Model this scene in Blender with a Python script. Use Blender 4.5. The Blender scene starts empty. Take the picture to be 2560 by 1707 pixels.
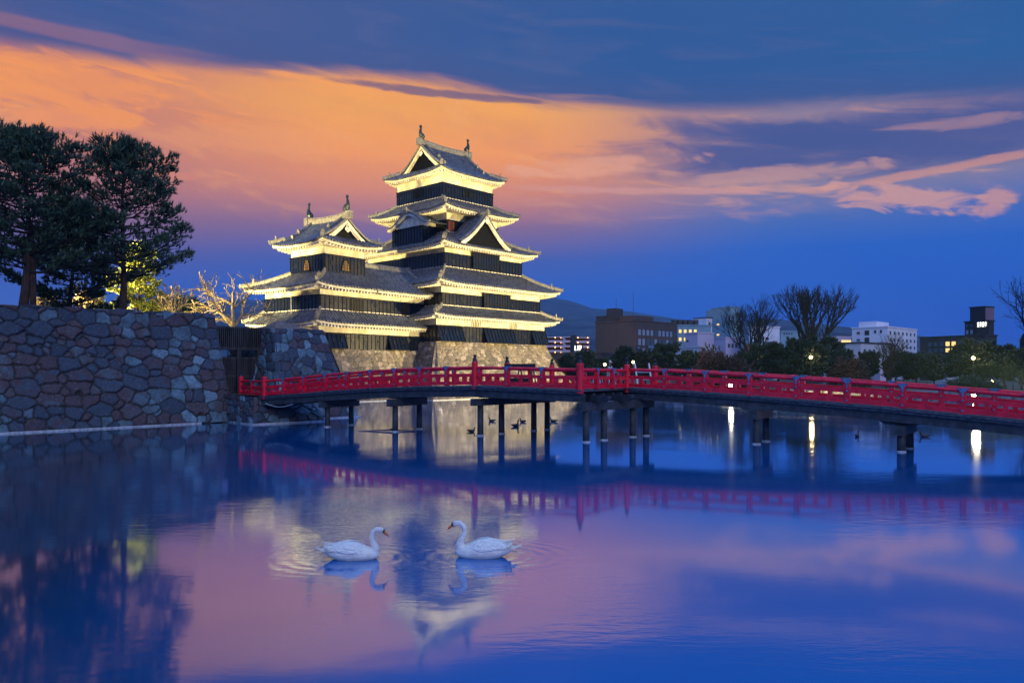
import bpy, bmesh, math, random
import numpy as np
from mathutils import Vector, Matrix, noise as mnoise
R_ = math.radians
C = bpy.context.scene.collection
SC = bpy.context.scene
def lin(r, g, b):
    return tuple(((c / 255) / 12.92 if c / 255 <= .04045 else ((c / 255 + .055) / 1.055) ** 2.4) for c in (r, g, b)) + (1,)

# ------------------------------------------------------------------ camera
CAMZ, F, HY = 2.7, 1930.0, 928.0
cam = bpy.data.cameras.new('camera'); cam_o = bpy.data.objects.new('camera', cam); C.objects.link(cam_o)
cam_o.location = (0, 0, CAMZ); cam_o.rotation_euler = (R_(90), 0, 0)
cam.sensor_width = 36; cam.lens = 36 * F / 2560; cam.shift_y = (HY - 853.5) / 2560
cam.clip_start = .1; cam.clip_end = 20000
SC.camera = cam_o
def X(px, Y): return (px - 1280) * Y / F          # plan position of a direction at a distance Y
def Zt(y, Y): return CAMZ + (HY - y) * Y / F      # height of a level at a distance Y
def at(px, y, Y): return Vector((X(px, Y), Y, Zt(y, Y)))

# ------------------------------------------------------------------ node helpers
class NT:
    def __init__(s, nt): s.nt = nt
    def n(s, t, **k):
        o = s.nt.nodes.new(t)
        for a, b in k.items(): setattr(o, a, b)
        return o
    def l(s, a, b): s.nt.links.new(a, b)
    def put(s, sock, v):
        if isinstance(v, bpy.types.NodeSocket): s.l(v, sock)
        else: sock.default_value = v
    def m(s, op, a, b=None, c=None, clamp=False):
        o = s.n('ShaderNodeMath', operation=op, use_clamp=clamp); s.put(o.inputs[0], a)
        if b is not None: s.put(o.inputs[1], b)
        if c is not None: s.put(o.inputs[2], c)
        return o.outputs[0]
    def sstep(s, v, a, b):
        o = s.n('ShaderNodeMapRange', interpolation_type='SMOOTHSTEP'); s.put(o.inputs[0], v)
        o.inputs[1].default_value = a; o.inputs[2].default_value = b
        return o.outputs[0]
    def mapr(s, v, a, b, c, d):
        o = s.n('ShaderNodeMapRange'); s.put(o.inputs[0], v)
        for i, q in enumerate((a, b, c, d)): s.put(o.inputs[i + 1], q)
        return o.outputs[0]
    def mix(s, f, a, b, bt='MIX'):
        o = s.n('ShaderNodeMix', data_type='RGBA', blend_type=bt); s.put(o.inputs[0], f); s.put(o.inputs[6], a); s.put(o.inputs[7], b)
        return o.outputs[2]
    def ramp(s, f, stops, interp='LINEAR'):
        o = s.n('ShaderNodeValToRGB'); o.color_ramp.interpolation = interp; e = o.color_ramp.elements
        while len(e) < len(stops): e.new(.5)
        for i, (p, c) in enumerate(stops): e[i].position = p; e[i].color = c
        s.put(o.inputs[0], f); return o.outputs[0]
    def noise(s, vec, scale, detail=4, rough=.5, dist=0., dims='3D'):
        o = s.n('ShaderNodeTexNoise', noise_dimensions=dims)
        if vec is not None: s.l(vec, o.inputs['Vector'])
        o.inputs['Scale'].default_value = scale; o.inputs['Detail'].default_value = detail
        o.inputs['Roughness'].default_value = rough; o.inputs['Distortion'].default_value = dist
        return o.outputs[0]
    def xyz(s, x, y, z):
        o = s.n('ShaderNodeCombineXYZ')
        for i, q in enumerate((x, y, z)): s.put(o.inputs[i], q)
        return o.outputs[0]

# ------------------------------------------------------------------ world: dusk sky with banded clouds
world = bpy.data.worlds.new('World'); SC.world = world; world.use_nodes = True
w = NT(world.node_tree); world.node_tree.nodes.clear()
tc = w.n('ShaderNodeTexCoord'); sp = w.n('ShaderNodeSeparateXYZ'); w.l(tc.outputs['Generated'], sp.inputs[0])
dx, dy, dz = sp.outputs
az = w.m('ARCTAN2', dx, dy)
hyp = w.m('MAXIMUM', w.m('SQRT', w.m('ADD', w.m('MULTIPLY', dx, dx), w.m('MULTIPLY', dy, dy))), .02)
el = w.m('DIVIDE', dz, hyp)
def E_(px, y): return (HY - y) / F * math.cos(math.atan((px - 1280) / F))
def A_(px): return math.atan((px - 1280) / F)
cv = w.xyz(az, el, 0.)
n_big = w.noise(w.xyz(w.m('MULTIPLY', az, 1.1), w.m('ADD', w.m('MULTIPLY', el, 5.), w.m('MULTIPLY', az, .9)), 3.1), 2.2, 5, .55, .4)
n_fine = w.noise(w.xyz(w.m('MULTIPLY', az, 2.6), w.m('ADD', w.m('MULTIPLY', el, 13.), w.m('MULTIPLY', az, 1.6)), 7.7), 2.4, 7, .6, .9)
n_wisp = w.noise(w.xyz(w.m('MULTIPLY', az, 3.2), w.m('ADD', w.m('MULTIPLY', el, 15.), w.m('MULTIPLY', az, 3.)), 1.3), 1.5, 8, .62, 1.2)
n_puff = w.noise(w.xyz(w.m('MULTIPLY', az, 7.), w.m('ADD', w.m('MULTIPLY', el, 24.), w.m('MULTIPLY', az, 3.)), 5.5), 1.8, 8, .62, 1.)
# clear-sky columns at left / middle / right of the view, by elevation
def col(px, stops):
    e0, e1 = 0., .5
    return w.ramp(w.m('DIVIDE', el, .5), [(min(1, E_(px, y) / .5), lin(*c)) for y, c in stops])
cl = col(300, [(928, (26, 66, 180)), (740, (46, 86, 192)), (650, (84, 88, 168)), (560, (140, 102, 132)), (460, (190, 122, 110)), (340, (204, 128, 102)), (200, (214, 132, 98)), (60, (150, 104, 126))])
cm = col(1200, [(928, (16, 74, 200)), (740, (30, 94, 202)), (650, (74, 94, 174)), (570, (144, 108, 138)), (480, (228, 142, 98)), (390, (255, 160, 76)), (280, (255, 172, 68)), (60, (255, 156, 80))])
cr = col(2300, [(928, (10, 70, 198)), (720, (18, 90, 205)), (600, (38, 98, 200)), (520, (76, 110, 182)), (440, (136, 128, 156)), (340, (164, 138, 140)), (260, (150, 128, 146)), (60, (120, 120, 150))])
sky = w.mix(w.sstep(az, A_(100), A_(900)), cl, cm)
sky = w.mix(w.sstep(az, A_(1250), A_(2000)), sky, cr)
# broad variation inside the glow
glow = w.m('MULTIPLY', w.sstep(el, .2, .3), w.m('SUBTRACT', 1., w.sstep(az, A_(1300), A_(2000))))
sky = w.mix(w.m('MULTIPLY', w.m('MULTIPLY', w.sstep(n_big, .5, .74), glow), .3), sky, lin(196, 116, 96))
# bright orange wisps
wm = w.m('MULTIPLY', w.sstep(n_wisp, .52, .68), w.m('MULTIPLY', w.sstep(el, .17, .25), w.m('SUBTRACT', 1., w.sstep(el, .36, .44))))
lf = w.m('MULTIPLY', w.m('MULTIPLY', w.sstep(n_fine, .46, .58), w.m('SUBTRACT', 1., w.sstep(az, A_(300), A_(800)))), w.m('MULTIPLY', w.sstep(el, .24, .29), w.m('SUBTRACT', 1., w.sstep(el, .36, .42))))
sky = w.mix(w.m('MULTIPLY', lf, .9), sky, lin(255, 158, 68))
sky = w.mix(w.m('MULTIPLY', wm, .6), sky, w.mix(w.sstep(az, A_(1300), A_(2200)), lin(255, 172, 84), lin(190, 148, 142)))
wm2 = w.m('MULTIPLY', w.sstep(n_fine, .50, .66), w.m('MULTIPLY', w.m('MULTIPLY', w.sstep(el, .17, .23), w.m('SUBTRACT', 1., w.sstep(el, .29, .36))), w.sstep(az, A_(1150), A_(1600))))
sky = w.mix(w.m('MULTIPLY', wm2, .7), sky, lin(234, 168, 132))
# upper cloud sheet: dark blue, its lower edge follows a curve across the view
fc = w.n('ShaderNodeFloatCurve'); cm_ = fc.mapping; cc = cm_.curves[0]
edge = [(0, 122), (165, 142), (435, 170), (650, 188), (1020, 206), (1300, 258), (1500, 274), (1700, 286), (1850, 284), (2100, 268), (2560, 250)]
pts = [((A_(p) + 1.) / 2., E_(p, y)) for p, y in edge]
cc.points[0].location = (0, .36); cc.points[1].location = (1, .30)
for p in pts: cc.points.new(*p)
cm_.update(); w.put(fc.inputs['Value'], w.m('DIVIDE', w.m('ADD', az, 1.), 2.))
ed = w.m('SUBTRACT', el, fc.outputs[0])
ed = w.m('ADD', ed, w.m('MULTIPLY', w.m('SUBTRACT', n_fine, .5), .03))
cloud = w.sstep(ed, -.008, .020)
ctop = w.ramp(w.m('DIVIDE', w.m('ADD', az, .6), 1.2), [(0., lin(84, 88, 136)), (.3, lin(70, 90, 142)), (.6, lin(56, 90, 146)), (1., lin(44, 94, 152))])
ctop = w.mix(w.m('MULTIPLY', w.sstep(n_big, .35, .7), .6), ctop, lin(42, 86, 146))
ctop = w.mix(w.m('MULTIPLY', w.sstep(n_fine, .5, .72), .25), ctop, lin(104, 104, 146))
ctop = w.mix(w.m('MULTIPLY', w.m('SUBTRACT', 1., w.sstep(ed, 0., .06)), .35), ctop, lin(84, 80, 124))
lm = w.m('MULTIPLY', w.sstep(w.m('ADD', w.m('MULTIPLY', w.m('SUBTRACT', 1., w.sstep(w.m('ABSOLUTE', w.m('SUBTRACT', el, w.m('ADD', .380, w.m('MULTIPLY', w.m('ADD', az, .585), -.02)))), .001, .016)), .6), w.m('MULTIPLY', n_fine, .6)), .5, .85), w.m('SUBTRACT', 1., w.sstep(az, A_(250), A_(700))))
ctop = w.mix(w.m('MULTIPLY', lm, .28), ctop, lin(206, 128, 108))
sky = w.mix(cloud, sky, ctop)
# long dark lens of cloud low on the right, with a lit rim under it
def lens(sky, px, y, rx, ry, tilt, colr, amt, soft=.55, nz=2.):
    a = w.m('DIVIDE', w.m('SUBTRACT', az, A_(px)), rx)
    b = w.m('DIVIDE', w.m('SUBTRACT', w.m('SUBTRACT', el, E_(px, y)), w.m('MULTIPLY', w.m('SUBTRACT', az, A_(px)), tilt)), ry)
    d = w.m('ADD', w.m('MULTIPLY', a, a), w.m('MULTIPLY', b, b))
    d = w.m('ADD', d, w.m('ADD', w.m('MULTIPLY', w.m('SUBTRACT', n_fine, .5), nz * .6), w.m('MULTIPLY', w.m('SUBTRACT', n_puff, .5), nz * 1.3)))
    return w.mix(w.m('MULTIPLY', w.m('SUBTRACT', 1., w.sstep(d, 1. - soft, 1. + soft)), amt), sky, colr)
sky = lens(sky, 2330, 338, .34, .036, -.01, lin(70, 84, 140), .92, .8, 1.6)
sky = lens(sky, 1960, 336, .15, .016, -.17, lin(72, 86, 140), .85, .8, 1.6)
sky = lens(sky, 2420, 412, .17, .0045, .085, lin(240, 162, 118), .55, .95, 4.)
sky = lens(sky, 1500, 418, .09, .011, .05, lin(246, 172, 128), .7, .9, 6.)
sky = lens(sky, 1680, 478, .19, .0045, -.05, lin(226, 160, 140), .65, .9, 4.)
sky = lens(sky, 1960, 436, .10, .009, .02, lin(222, 164, 140), .6, .9, 5.)
sky = lens(sky, 2230, 496, .085, .012, -.20, lin(226, 164, 142), .8, .9, 8.)
sky = lens(sky, 2480, 512, .02, .014, .2, lin(222, 158, 138), .8, .8, 5.)
sky = lens(sky, 2420, 305, .07, .006, -.05, lin(214, 156, 138), .4, .95, 5.)
sky = lens(sky, 880, 210, .12, .0055, -.05, lin(255, 166, 72), .85)
sky = lens(sky, 1080, 232, .14, .0055, -.075, lin(96, 86, 120), .8)
sky = lens(sky, 60, 190, .11, .026, .0, lin(255, 158, 66), .7, .9, 4.)
sky = lens(sky, 165, 296, .045, .012, .05, lin(252, 156, 76), .8, .7, 3.)
sky = lens(sky, 640, 360, .10, .018, .02, lin(255, 172, 92), .35, .9, 5.)
sky = lens(sky, 445, 440, .022, .0045, 0., lin(226, 140, 96), .7)
# overhead and behind the camera: open blue-hour sky
zen = w.ramp(w.m('MULTIPLY', w.m('ADD', dz, .2), .83), [(0., (.10, .22, .60, 1)), (.5, (.20, .38, .92, 1)), (1., (.26, .47, 1.0, 1))])
back = w.sstep(w.m('ABSOLUTE', az), .95, 1.5)
sky = w.mix(w.m('MAXIMUM', back, w.sstep(el, .62, 1.1)), sky, zen)
sky = w.mix(w.m('MULTIPLY', w.m('SUBTRACT', 1., w.sstep(el, -.02, 0.)), 1.), sky, lin(20, 60, 150))
bg = w.n('ShaderNodeBackground'); w.l(sky, bg.inputs[0]); bg.inputs[1].default_value = 1.05
wo = w.n('ShaderNodeOutputWorld'); w.l(bg.outputs[0], wo.inputs[0])

# ------------------------------------------------------------------ light
def lamp(name, kind, loc, target=None, **k):
    d = bpy.data.lights.new(name, kind); o = bpy.data.objects.new(name, d); C.objects.link(o); o.location = loc
    for a, b in k.items(): setattr(d, a, b)
    if target is not None: o.rotation_euler = (Vector(target) - Vector(loc)).to_track_quat('-Z', 'Y').to_euler()
    return o
lamp('sun', 'SUN', (30, -40, 30), (0, 20, 0), energy=.6, angle=R_(25), color=(1., .88, .82))
WARM = (1., .74, .25)
# castle floodlights: out of frame on the right bank and behind the park wall on the left
lamp('castle_floodlight', 'SPOT', (44, 62, 1.6), (0, 84, 13), energy=255000, spot_size=R_(48), spot_blend=.5, shadow_soft_size=.5, color=WARM)
lamp('castle_floodlight', 'SPOT', (31, 38, 1.2), (-5, 78, 12), energy=155000, spot_size=R_(46), spot_blend=.6, shadow_soft_size=.5, color=WARM)
lamp('castle_floodlight', 'SPOT', (-38, 52, 6.4), (-10, 78, 13), energy=155000, spot_size=R_(70), spot_blend=.5, shadow_soft_size=.5, color=WARM)
lamp('castle_floodlight', 'SPOT', (-48, 36, 6.4), (-8, 82, 20), energy=165000, spot_size=R_(40), spot_blend=.5, shadow_soft_size=.5, color=WARM)

SC.view_settings.view_transform = 'Standard'; SC.view_settings.look = 'None'
SC.view_settings.exposure = 0; SC.view_settings.gamma = 1
SC.cycles.use_denoising = True
SC.cycles.max_bounces = 5; SC.cycles.diffuse_bounces = 2; SC.cycles.glossy_bounces = 3
SC.cycles.sample_clamp_indirect = 4; SC.cycles.caustics_reflective = False; SC.cycles.caustics_refractive = False

# ------------------------------------------------------------------ mesh helpers
class MB:
    def __init__(s): s.v = []; s.f = []; s.n = 0
    def add(s, v, f):
        s.f += [tuple(i + s.n for i in q) for q in f]; s.v += [tuple(p) for p in v]; s.n += len(v)
    def box(s, c, d, rz=0., M=None):
        hx, hy, hz = d[0] / 2, d[1] / 2, d[2] / 2
        co, si = math.cos(rz), math.sin(rz); v = []
        for k in (-1, 1):
            for j in (-1, 1):
                for i in (-1, 1):
                    x, y, z = i * hx, j * hy, k * hz
                    if M: q = M @ Vector((x, y, z)); v.append((q.x + c[0], q.y + c[1], q.z + c[2]))
                    else: v.append((c[0] + x * co - y * si, c[1] + x * si + y * co, c[2] + z))
        s.add(v, [(0, 2, 3, 1), (4, 5, 7, 6), (0, 1, 5, 4), (2, 6, 7, 3), (0, 4, 6, 2), (1, 3, 7, 5)])
    def bar(s, a, b, wd, h, up=(0, 0, 1)):
        """box from a to b, width wd sideways and height h along up, centred on the line"""
        a, b, up = Vector(a), Vector(b), Vector(up); d = (b - a).normalized()
        sd = d.cross(up)
        if sd.length < 1e-4: sd = d.cross(Vector((1, 0, 0)))
        sd.normalize(); u = sd.cross(d).normalized(); v = []
        for p in (a, b):
            for i, j in ((-1, -1), (1, -1), (1, 1), (-1, 1)): v.append(p + sd * (i * wd / 2) + u * (j * h / 2))
        s.add(v, [(3, 2, 1, 0), (4, 5, 6, 7), (0, 1, 5, 4), (1, 2, 6, 5), (2, 3, 7, 6), (3, 0, 4, 7)])
    def sweep(s, pts, prof, up=(0, 0, 1), cap=True, scales=None):
        """sweep a closed profile [(side, up)] along pts"""
        pts = [Vector(p) for p in pts]; n = len(prof); v = []; f = []; up = Vector(up)
        for i, p in enumerate(pts):
            d = (pts[min(i + 1, len(pts) - 1)] - pts[max(i - 1, 0)])
            d = d.normalized() if d.length > 1e-9 else Vector((1, 0, 0))
            sd = d.cross(up)
            if sd.length < 1e-3: sd = d.cross(Vector((0, 1, .01)))
            sd.normalize(); u = sd.cross(d).normalized()
            sc = scales[i] if scales else 1.
            for a, b in prof: v.append(p + sd * a * sc + u * b * sc)
        for i in range(len(pts) - 1):
            for j in range(n):
                k = (j + 1) % n; f.append((i * n + j, i * n + k, (i + 1) * n + k, (i + 1) * n + j))
        if cap: f.append(tuple(range(n - 1, -1, -1))); f.append(tuple((len(pts) - 1) * n + j for j in range(n)))
        s.add(v, f)
    def tube(s, pts, rad, n=8, up=(0, 0, 1), cap=True):
        rad = rad if isinstance(rad, (list, tuple)) else [rad] * len(pts)
        s.sweep(pts, [(math.cos(2 * math.pi * k / n), math.sin(2 * math.pi * k / n)) for k in range(n)], up, cap, rad)
    def lathe(s, c, prof, n=12):
        v = []; f = []
        for r, z in prof:
            for k in range(n): v.append((c[0] + r * math.cos(2 * math.pi * k / n), c[1] + r * math.sin(2 * math.pi * k / n), c[2] + z))
        for i in range(len(prof) - 1):
            for k in range(n):
                j = (k + 1) % n; f.append((i * n + k, i * n + j, (i + 1) * n + j, (i + 1) * n + k))
        f.append(tuple(range(n - 1, -1, -1))); f.append(tuple((len(prof) - 1) * n + k for k in range(n)))
        s.add(v, f)
    def poly(s, pts, thick=None):
        if thick is None: s.add(pts, [tuple(range(len(pts)))]); return
        t = Vector(thick); n = len(pts); v = [Vector(p) for p in pts] + [Vector(p) + t for p in pts]
        s.add(v, [tuple(range(n - 1, -1, -1)), tuple(range(n, 2 * n))] + [(i, (i + 1) % n, n + (i + 1) % n, n + i) for i in range(n)])
    def grid(s, P):
        """P[i][j] points"""
        ni, nj = len(P), len(P[0]); s.add([p for r in P for p in r], [(i * nj + j, i * nj + j + 1, (i + 1) * nj + j + 1, (i + 1) * nj + j) for i in range(ni - 1) for j in range(nj - 1)])
    def build(s, name, mat, parent=None, smooth=False, loc=None):
        me = bpy.data.meshes.new(name); me.from_pydata([tuple(p) for p in s.v], [], s.f); me.update()
        if mat: me.materials.append(mat)
        if smooth: me.polygons.foreach_set('use_smooth', [True] * len(me.polygons))
        o = bpy.data.objects.new(name, me); C.objects.link(o)
        if parent: o.parent = parent
        if loc: o.location = loc
        return o
def tag(o, label=None, cat=None, group=None, kind=None):
    if label: o['label'] = label
    if cat: o['category'] = cat
    if group: o['group'] = group
    if kind: o['kind'] = kind
    return o
def empty(name, loc=(0, 0, 0), rz=0., label=None, cat=None, group=None):
    o = bpy.data.objects.new(name, None); C.objects.link(o); o.location = loc; o.rotation_euler = (0, 0, rz)
    o.empty_display_size = .3
    return tag(o, label, cat, group)
def struct(o): o['kind'] = 'structure'; return o
def copy_tree(o, parent=None):
    c = o.copy(); C.objects.link(c); c.parent = parent
    for ch in o.children: copy_tree(ch, c)
    return c
def np_mesh(name, V, Fc, mat, parent=None, smooth=False, attr=None):
    me = bpy.data.meshes.new(name); V = np.asarray(V, dtype=np.float32); Fc = np.asarray(Fc, dtype=np.int32)
    k = Fc.shape[1]; me.vertices.add(len(V)); me.vertices.foreach_set('co', V.ravel())
    me.loops.add(Fc.size); me.loops.foreach_set('vertex_index', Fc.ravel())
    me.polygons.add(len(Fc)); me.polygons.foreach_set('loop_start', np.arange(0, Fc.size, k, dtype=np.int32))
    me.polygons.foreach_set('loop_total', np.full(len(Fc), k, dtype=np.int32))
    if attr is not None:
        a = me.color_attributes.new('stone', 'FLOAT_COLOR', 'POINT'); a.data.foreach_set('color', np.asarray(attr, dtype=np.float32).ravel())
    me.update(calc_edges=True); me.validate()
    if smooth: me.polygons.foreach_set('use_smooth', [True] * len(me.polygons))
    me.materials.append(mat); o = bpy.data.objects.new(name, me); C.objects.link(o); o.parent = parent
    return o

# ------------------------------------------------------------------ materials
def mat(name, color, rough=.6, metal=0., var=.0, vscale=3., bump=0., bscale=20., emit=None, estr=0., spec=.5, color2=None, stretch=None):
    m = bpy.data.materials.new(name); m.use_nodes = True; n = NT(m.node_tree); b = m.node_tree.nodes['Principled BSDF']
    b.inputs['Roughness'].default_value = rough; b.inputs['Metallic'].default_value = metal
    b.inputs['Specular IOR Level'].default_value = spec
    col = tuple(color)[:3] + (1,)
    tcn = n.n('ShaderNodeTexCoord'); vec = tcn.outputs['Object']
    if stretch:
        mp = n.n('ShaderNodeMapping'); mp.inputs['Scale'].default_value = stretch; n.l(vec, mp.inputs[0]); vec = mp.outputs[0]
    if var or color2:
        f = n.noise(vec, vscale, 6, .62)
        c2 = tuple(color2)[:3] + (1,) if color2 else tuple(c * (1 - var) for c in col[:3]) + (1,)
        c1 = col if color2 else tuple(min(1, c * (1 + var * .6)) for c in col[:3]) + (1,)
        n.l(n.mix(n.sstep(f, .36, .64), c1, c2), b.inputs['Base Color'])
        n.l(n.mapr(f, .3, .7, max(.02, rough - .08), min(1, rough + .1)), b.inputs['Roughness'])
    else: b.inputs['Base Color'].default_value = col
    if bump:
        bp = n.n('ShaderNodeBump'); bp.inputs['Strength'].default_value = bump; bp.inputs['Distance'].default_value = .05
        n.l(n.noise(vec, bscale, 5, .6), bp.inputs['Height']); n.l(bp.outputs[0], b.inputs['Normal'])
    if emit: b.inputs['Emission Color'].default_value = tuple(emit)[:3] + (1,); b.inputs['Emission Strength'].default_value = estr
    return m
M = {}
M['plaster'] = mat('white_plaster', (.66, .64, .58), .8, color2=(.40, .37, .30), vscale=.9, bump=.25, bscale=3, stretch=(1, 1, .45))
M['eave_plaster'] = mat('white_eave_plaster', (.68, .66, .60), .8, color2=(.48, .45, .38), vscale=1.6, bump=.2)
M['lacquer'] = mat('black_lacquered_board', (.003, .007, .026), .28, var=.35, vscale=1.2, bump=.1, bscale=8, spec=.35)
M['batten'] = mat('black_batten', (.003, .004, .007), .5, spec=.15)
M['tile'] = mat('grey_roof_tile', (.085, .098, .14), .32, var=.6, vscale=2.6, bump=.6, bscale=14, spec=.7)
M['ridge'] = mat('ridge_tile', (.15, .15, .15), .45, var=.4, vscale=4, bump=.5, bscale=10)
M['lattice'] = mat('dark_lattice', (.005, .008, .018), .5, spec=.15)
M['dark'] = mat('dark_opening', (.006, .007, .01), .5)
M['wood'] = mat('dark_weathered_wood', (.035, .033, .036), .7, var=.5, vscale=3, bump=.5, bscale=9, stretch=(1, 1, .2))
M['red'] = mat('red_lacquer', (.85, .006, .035), .34, var=.25, vscale=3.5, bump=.05, bscale=20)
M['sleeve'] = mat('blue_grey_metal_sleeve', (.12, .22, .38), .45, metal=.3, var=.3, vscale=8)
M['bronze'] = mat('dark_bronze', (.02, .035, .05), .4, metal=.6)
M['deck'] = mat('weathered_deck_board', (.03, .032, .036), .7, color2=(.10, .12, .15), vscale=7, bump=.4, stretch=(1, 1, 3))
M['beam'] = mat('black_timber', (.018, .022, .028), .6, color2=(.045, .055, .07), vscale=4, bump=.4, bscale=12)
M['ice'] = mat('pale_waterline_rim', (.45, .48, .55), .7, var=.3, vscale=6)
M['grass'] = mat('dry_grass', (.24, .17, .15), .9, color2=(.13, .10, .09), vscale=3, bump=.8, bscale=30)
M['ground'] = mat('park_ground', (.09, .085, .07), .9, color2=(.05, .06, .04), vscale=.15)
M['path'] = mat('pale_path', (.16, .17, .19), .9, var=.15)
M['hill'] = mat('wooded_hill', (.012, .018, .024), .95, color2=(.06, .08, .11), vscale=.004, spec=.0)
M['bark'] = mat('pine_bark', (.085, .04, .03), .9, color2=(.03, .022, .02), vscale=9, bump=.8, stretch=(1, 1, .3))
M['bark_dark'] = mat('dark_bark', (.02, .018, .018), .9, var=.4, vscale=8)
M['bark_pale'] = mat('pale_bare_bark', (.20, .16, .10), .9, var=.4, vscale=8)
M['window_blue'] = mat('window_glass', (.04, .07, .11), .12, spec=.8)
M['window_pale'] = mat('blind_behind_glass', (.22, .30, .45), .4)
M['window_lit'] = mat('lit_window', (.5, .4, .2), .5, emit=(1., .62, .16), estr=1.3)
M['lamp_glow'] = mat('lamp_glow', (1, .8, .5), .5, emit=(1., .68, .28), estr=22)
M['lamp_white'] = mat('lamp_white_glow', (1, .9, .8), .5, emit=(1., .84, .62), estr=45)
M['corridor_lamp'] = mat('corridor_lamp', (1, .6, .3), .5, emit=(1., .42, .10), estr=8)
M['sign_lit'] = mat('lit_sign_white', (1, 1, .9), .5, emit=(1., .95, .78), estr=2.2)
M['pole'] = mat('dark_steel', (.03, .035, .045), .5, metal=.4)
M['silver'] = mat('galvanised_steel', (.45, .46, .52), .4, metal=.3)
M['swan'] = mat('white_feathers', (.93, .88, .80), .65, color2=(.74, .70, .66), vscale=7, bump=.35, bscale=34, stretch=(1, 1, 3))
def feather_mat():
    m = mat('layered_white_feathers', (.93, .88, .80), .6); n = NT(m.node_tree); b = m.node_tree.nodes['Principled BSDF']
    tcn = n.n('ShaderNodeTexCoord'); mp = n.n('ShaderNodeMapping'); mp.inputs['Scale'].default_value = (14, 40, 40); n.l(tcn.outputs['Object'], mp.inputs[0])
    vo = n.n('ShaderNodeTexVoronoi', feature='SMOOTH_F1'); n.l(mp.outputs[0], vo.inputs['Vector']); vo.inputs['Scale'].default_value = 1.; vo.inputs['Smoothness'].default_value = .25
    bp = n.n('ShaderNodeBump'); bp.inputs['Strength'].default_value = 1.; bp.inputs['Distance'].default_value = .02; bp.invert = True; n.l(vo.outputs['Distance'], bp.inputs['Height']); n.l(bp.outputs[0], b.inputs['Normal'])
    n.l(n.mix(n.sstep(vo.outputs['Distance'], .35, .8), (.94, .90, .84, 1), (.74, .72, .72, 1)), b.inputs['Base Color']); return m
M['feather'] = feather_mat()
M['beak'] = mat('orange_beak', (.62, .16, .03), .45)
M['blackskin'] = mat('black_beak_skin', (.012, .012, .014), .45)
M['duck'] = mat('dark_duck_feathers', (.035, .028, .025), .7, color2=(.09, .075, .06), vscale=9)
M['duckhead'] = mat('duck_head', (.01, .022, .018), .5)
def needle(name, c1, c2):
    m = bpy.data.materials.new(name); m.use_nodes = True; n = NT(m.node_tree); b = m.node_tree.nodes['Principled BSDF']
    g = n.n('ShaderNodeNewGeometry'); tcn = n.n('ShaderNodeTexCoord')
    f = n.m('ADD', n.m('MULTIPLY', g.outputs['Random Per Island'], .5), n.m('MULTIPLY', n.noise(tcn.outputs['Object'], .9, 3), .6))
    n.l(n.mix(n.sstep(f, .3, .8), c1 + (1,), c2 + (1,)), b.inputs['Base Color']); b.inputs['Roughness'].default_value = .55
    return m
M['needle'] = needle('pine_needles', (.022, .062, .042), (.085, .14, .07))
M['needle_far'] = needle('far_pine_needles', (.014, .034, .022), (.035, .066, .036))
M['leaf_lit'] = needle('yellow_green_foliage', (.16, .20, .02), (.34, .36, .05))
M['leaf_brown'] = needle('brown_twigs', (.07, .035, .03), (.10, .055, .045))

def stone_mat(name, stops, moss=None, lichen=.0, rough=.75):
    m = bpy.data.materials.new(name); m.use_nodes = True; n = NT(m.node_tree); b = m.node_tree.nodes['Principled BSDF']
    at_ = n.n('ShaderNodeAttribute', attribute_name='stone'); s = n.n('ShaderNodeSeparateColor'); n.l(at_.outputs['Color'], s.inputs[0])
    tcn = n.n('ShaderNodeTexCoord'); v = tcn.outputs['Object']
    nz = n.noise(v, 1.7, 7, .65); nf = n.noise(v, 9., 6, .7)
    fac = n.m('ADD', s.outputs[0], n.m('MULTIPLY', n.m('SUBTRACT', nz, .5), .7))
    c = n.ramp(fac, [(p, q + (1,)) for p, q in stops])
    c = n.mix(n.m('MULTIPLY', n.sstep(nf, .3, .7), .8), c, n.mix(.62, c, (0.01, .01, .015, 1)))
    c = n.mix(n.m('MULTIPLY', n.sstep(n.noise(v, 3.3, 6, .7), .52, .7), .5), c, (.07, .045, .05, 1))
    if lichen:
        c = n.mix(n.m('MULTIPLY', n.sstep(n.noise(v, 14., 3, .5), .62, .70), lichen), c, (.36, .42, .46, 1))
    c = n.mix(n.m('SUBTRACT', 1., n.sstep(s.outputs[2], .0, 1.)), c, (.02, .02, .02, 1))
    n.l(c, b.inputs['Base Color']); b.inputs['Roughness'].default_value = rough
    bp = n.n('ShaderNodeBump'); bp.inputs['Strength'].default_value = .7; bp.inputs['Distance'].default_value = .05
    n.l(n.noise(v, 7., 8, .7), bp.inputs['Height']); n.l(bp.outputs[0], b.inputs['Normal'])
    return m
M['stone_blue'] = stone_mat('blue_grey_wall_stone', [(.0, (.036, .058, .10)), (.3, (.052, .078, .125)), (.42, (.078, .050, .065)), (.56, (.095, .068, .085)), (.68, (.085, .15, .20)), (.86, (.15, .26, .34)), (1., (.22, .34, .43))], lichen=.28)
M['stone_warm'] = stone_mat('tan_base_stone', [(.0, (.085, .078, .085)), (.3, (.13, .115, .12)), (.6, (.18, .15, .14)), (.85, (.25, .22, .21)), (1., (.32, .29, .30))], lichen=.3)
M['stone_bank'] = stone_mat('bank_stone', [(.0, (.10, .11, .12)), (1., (.26, .27, .28))])

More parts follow.
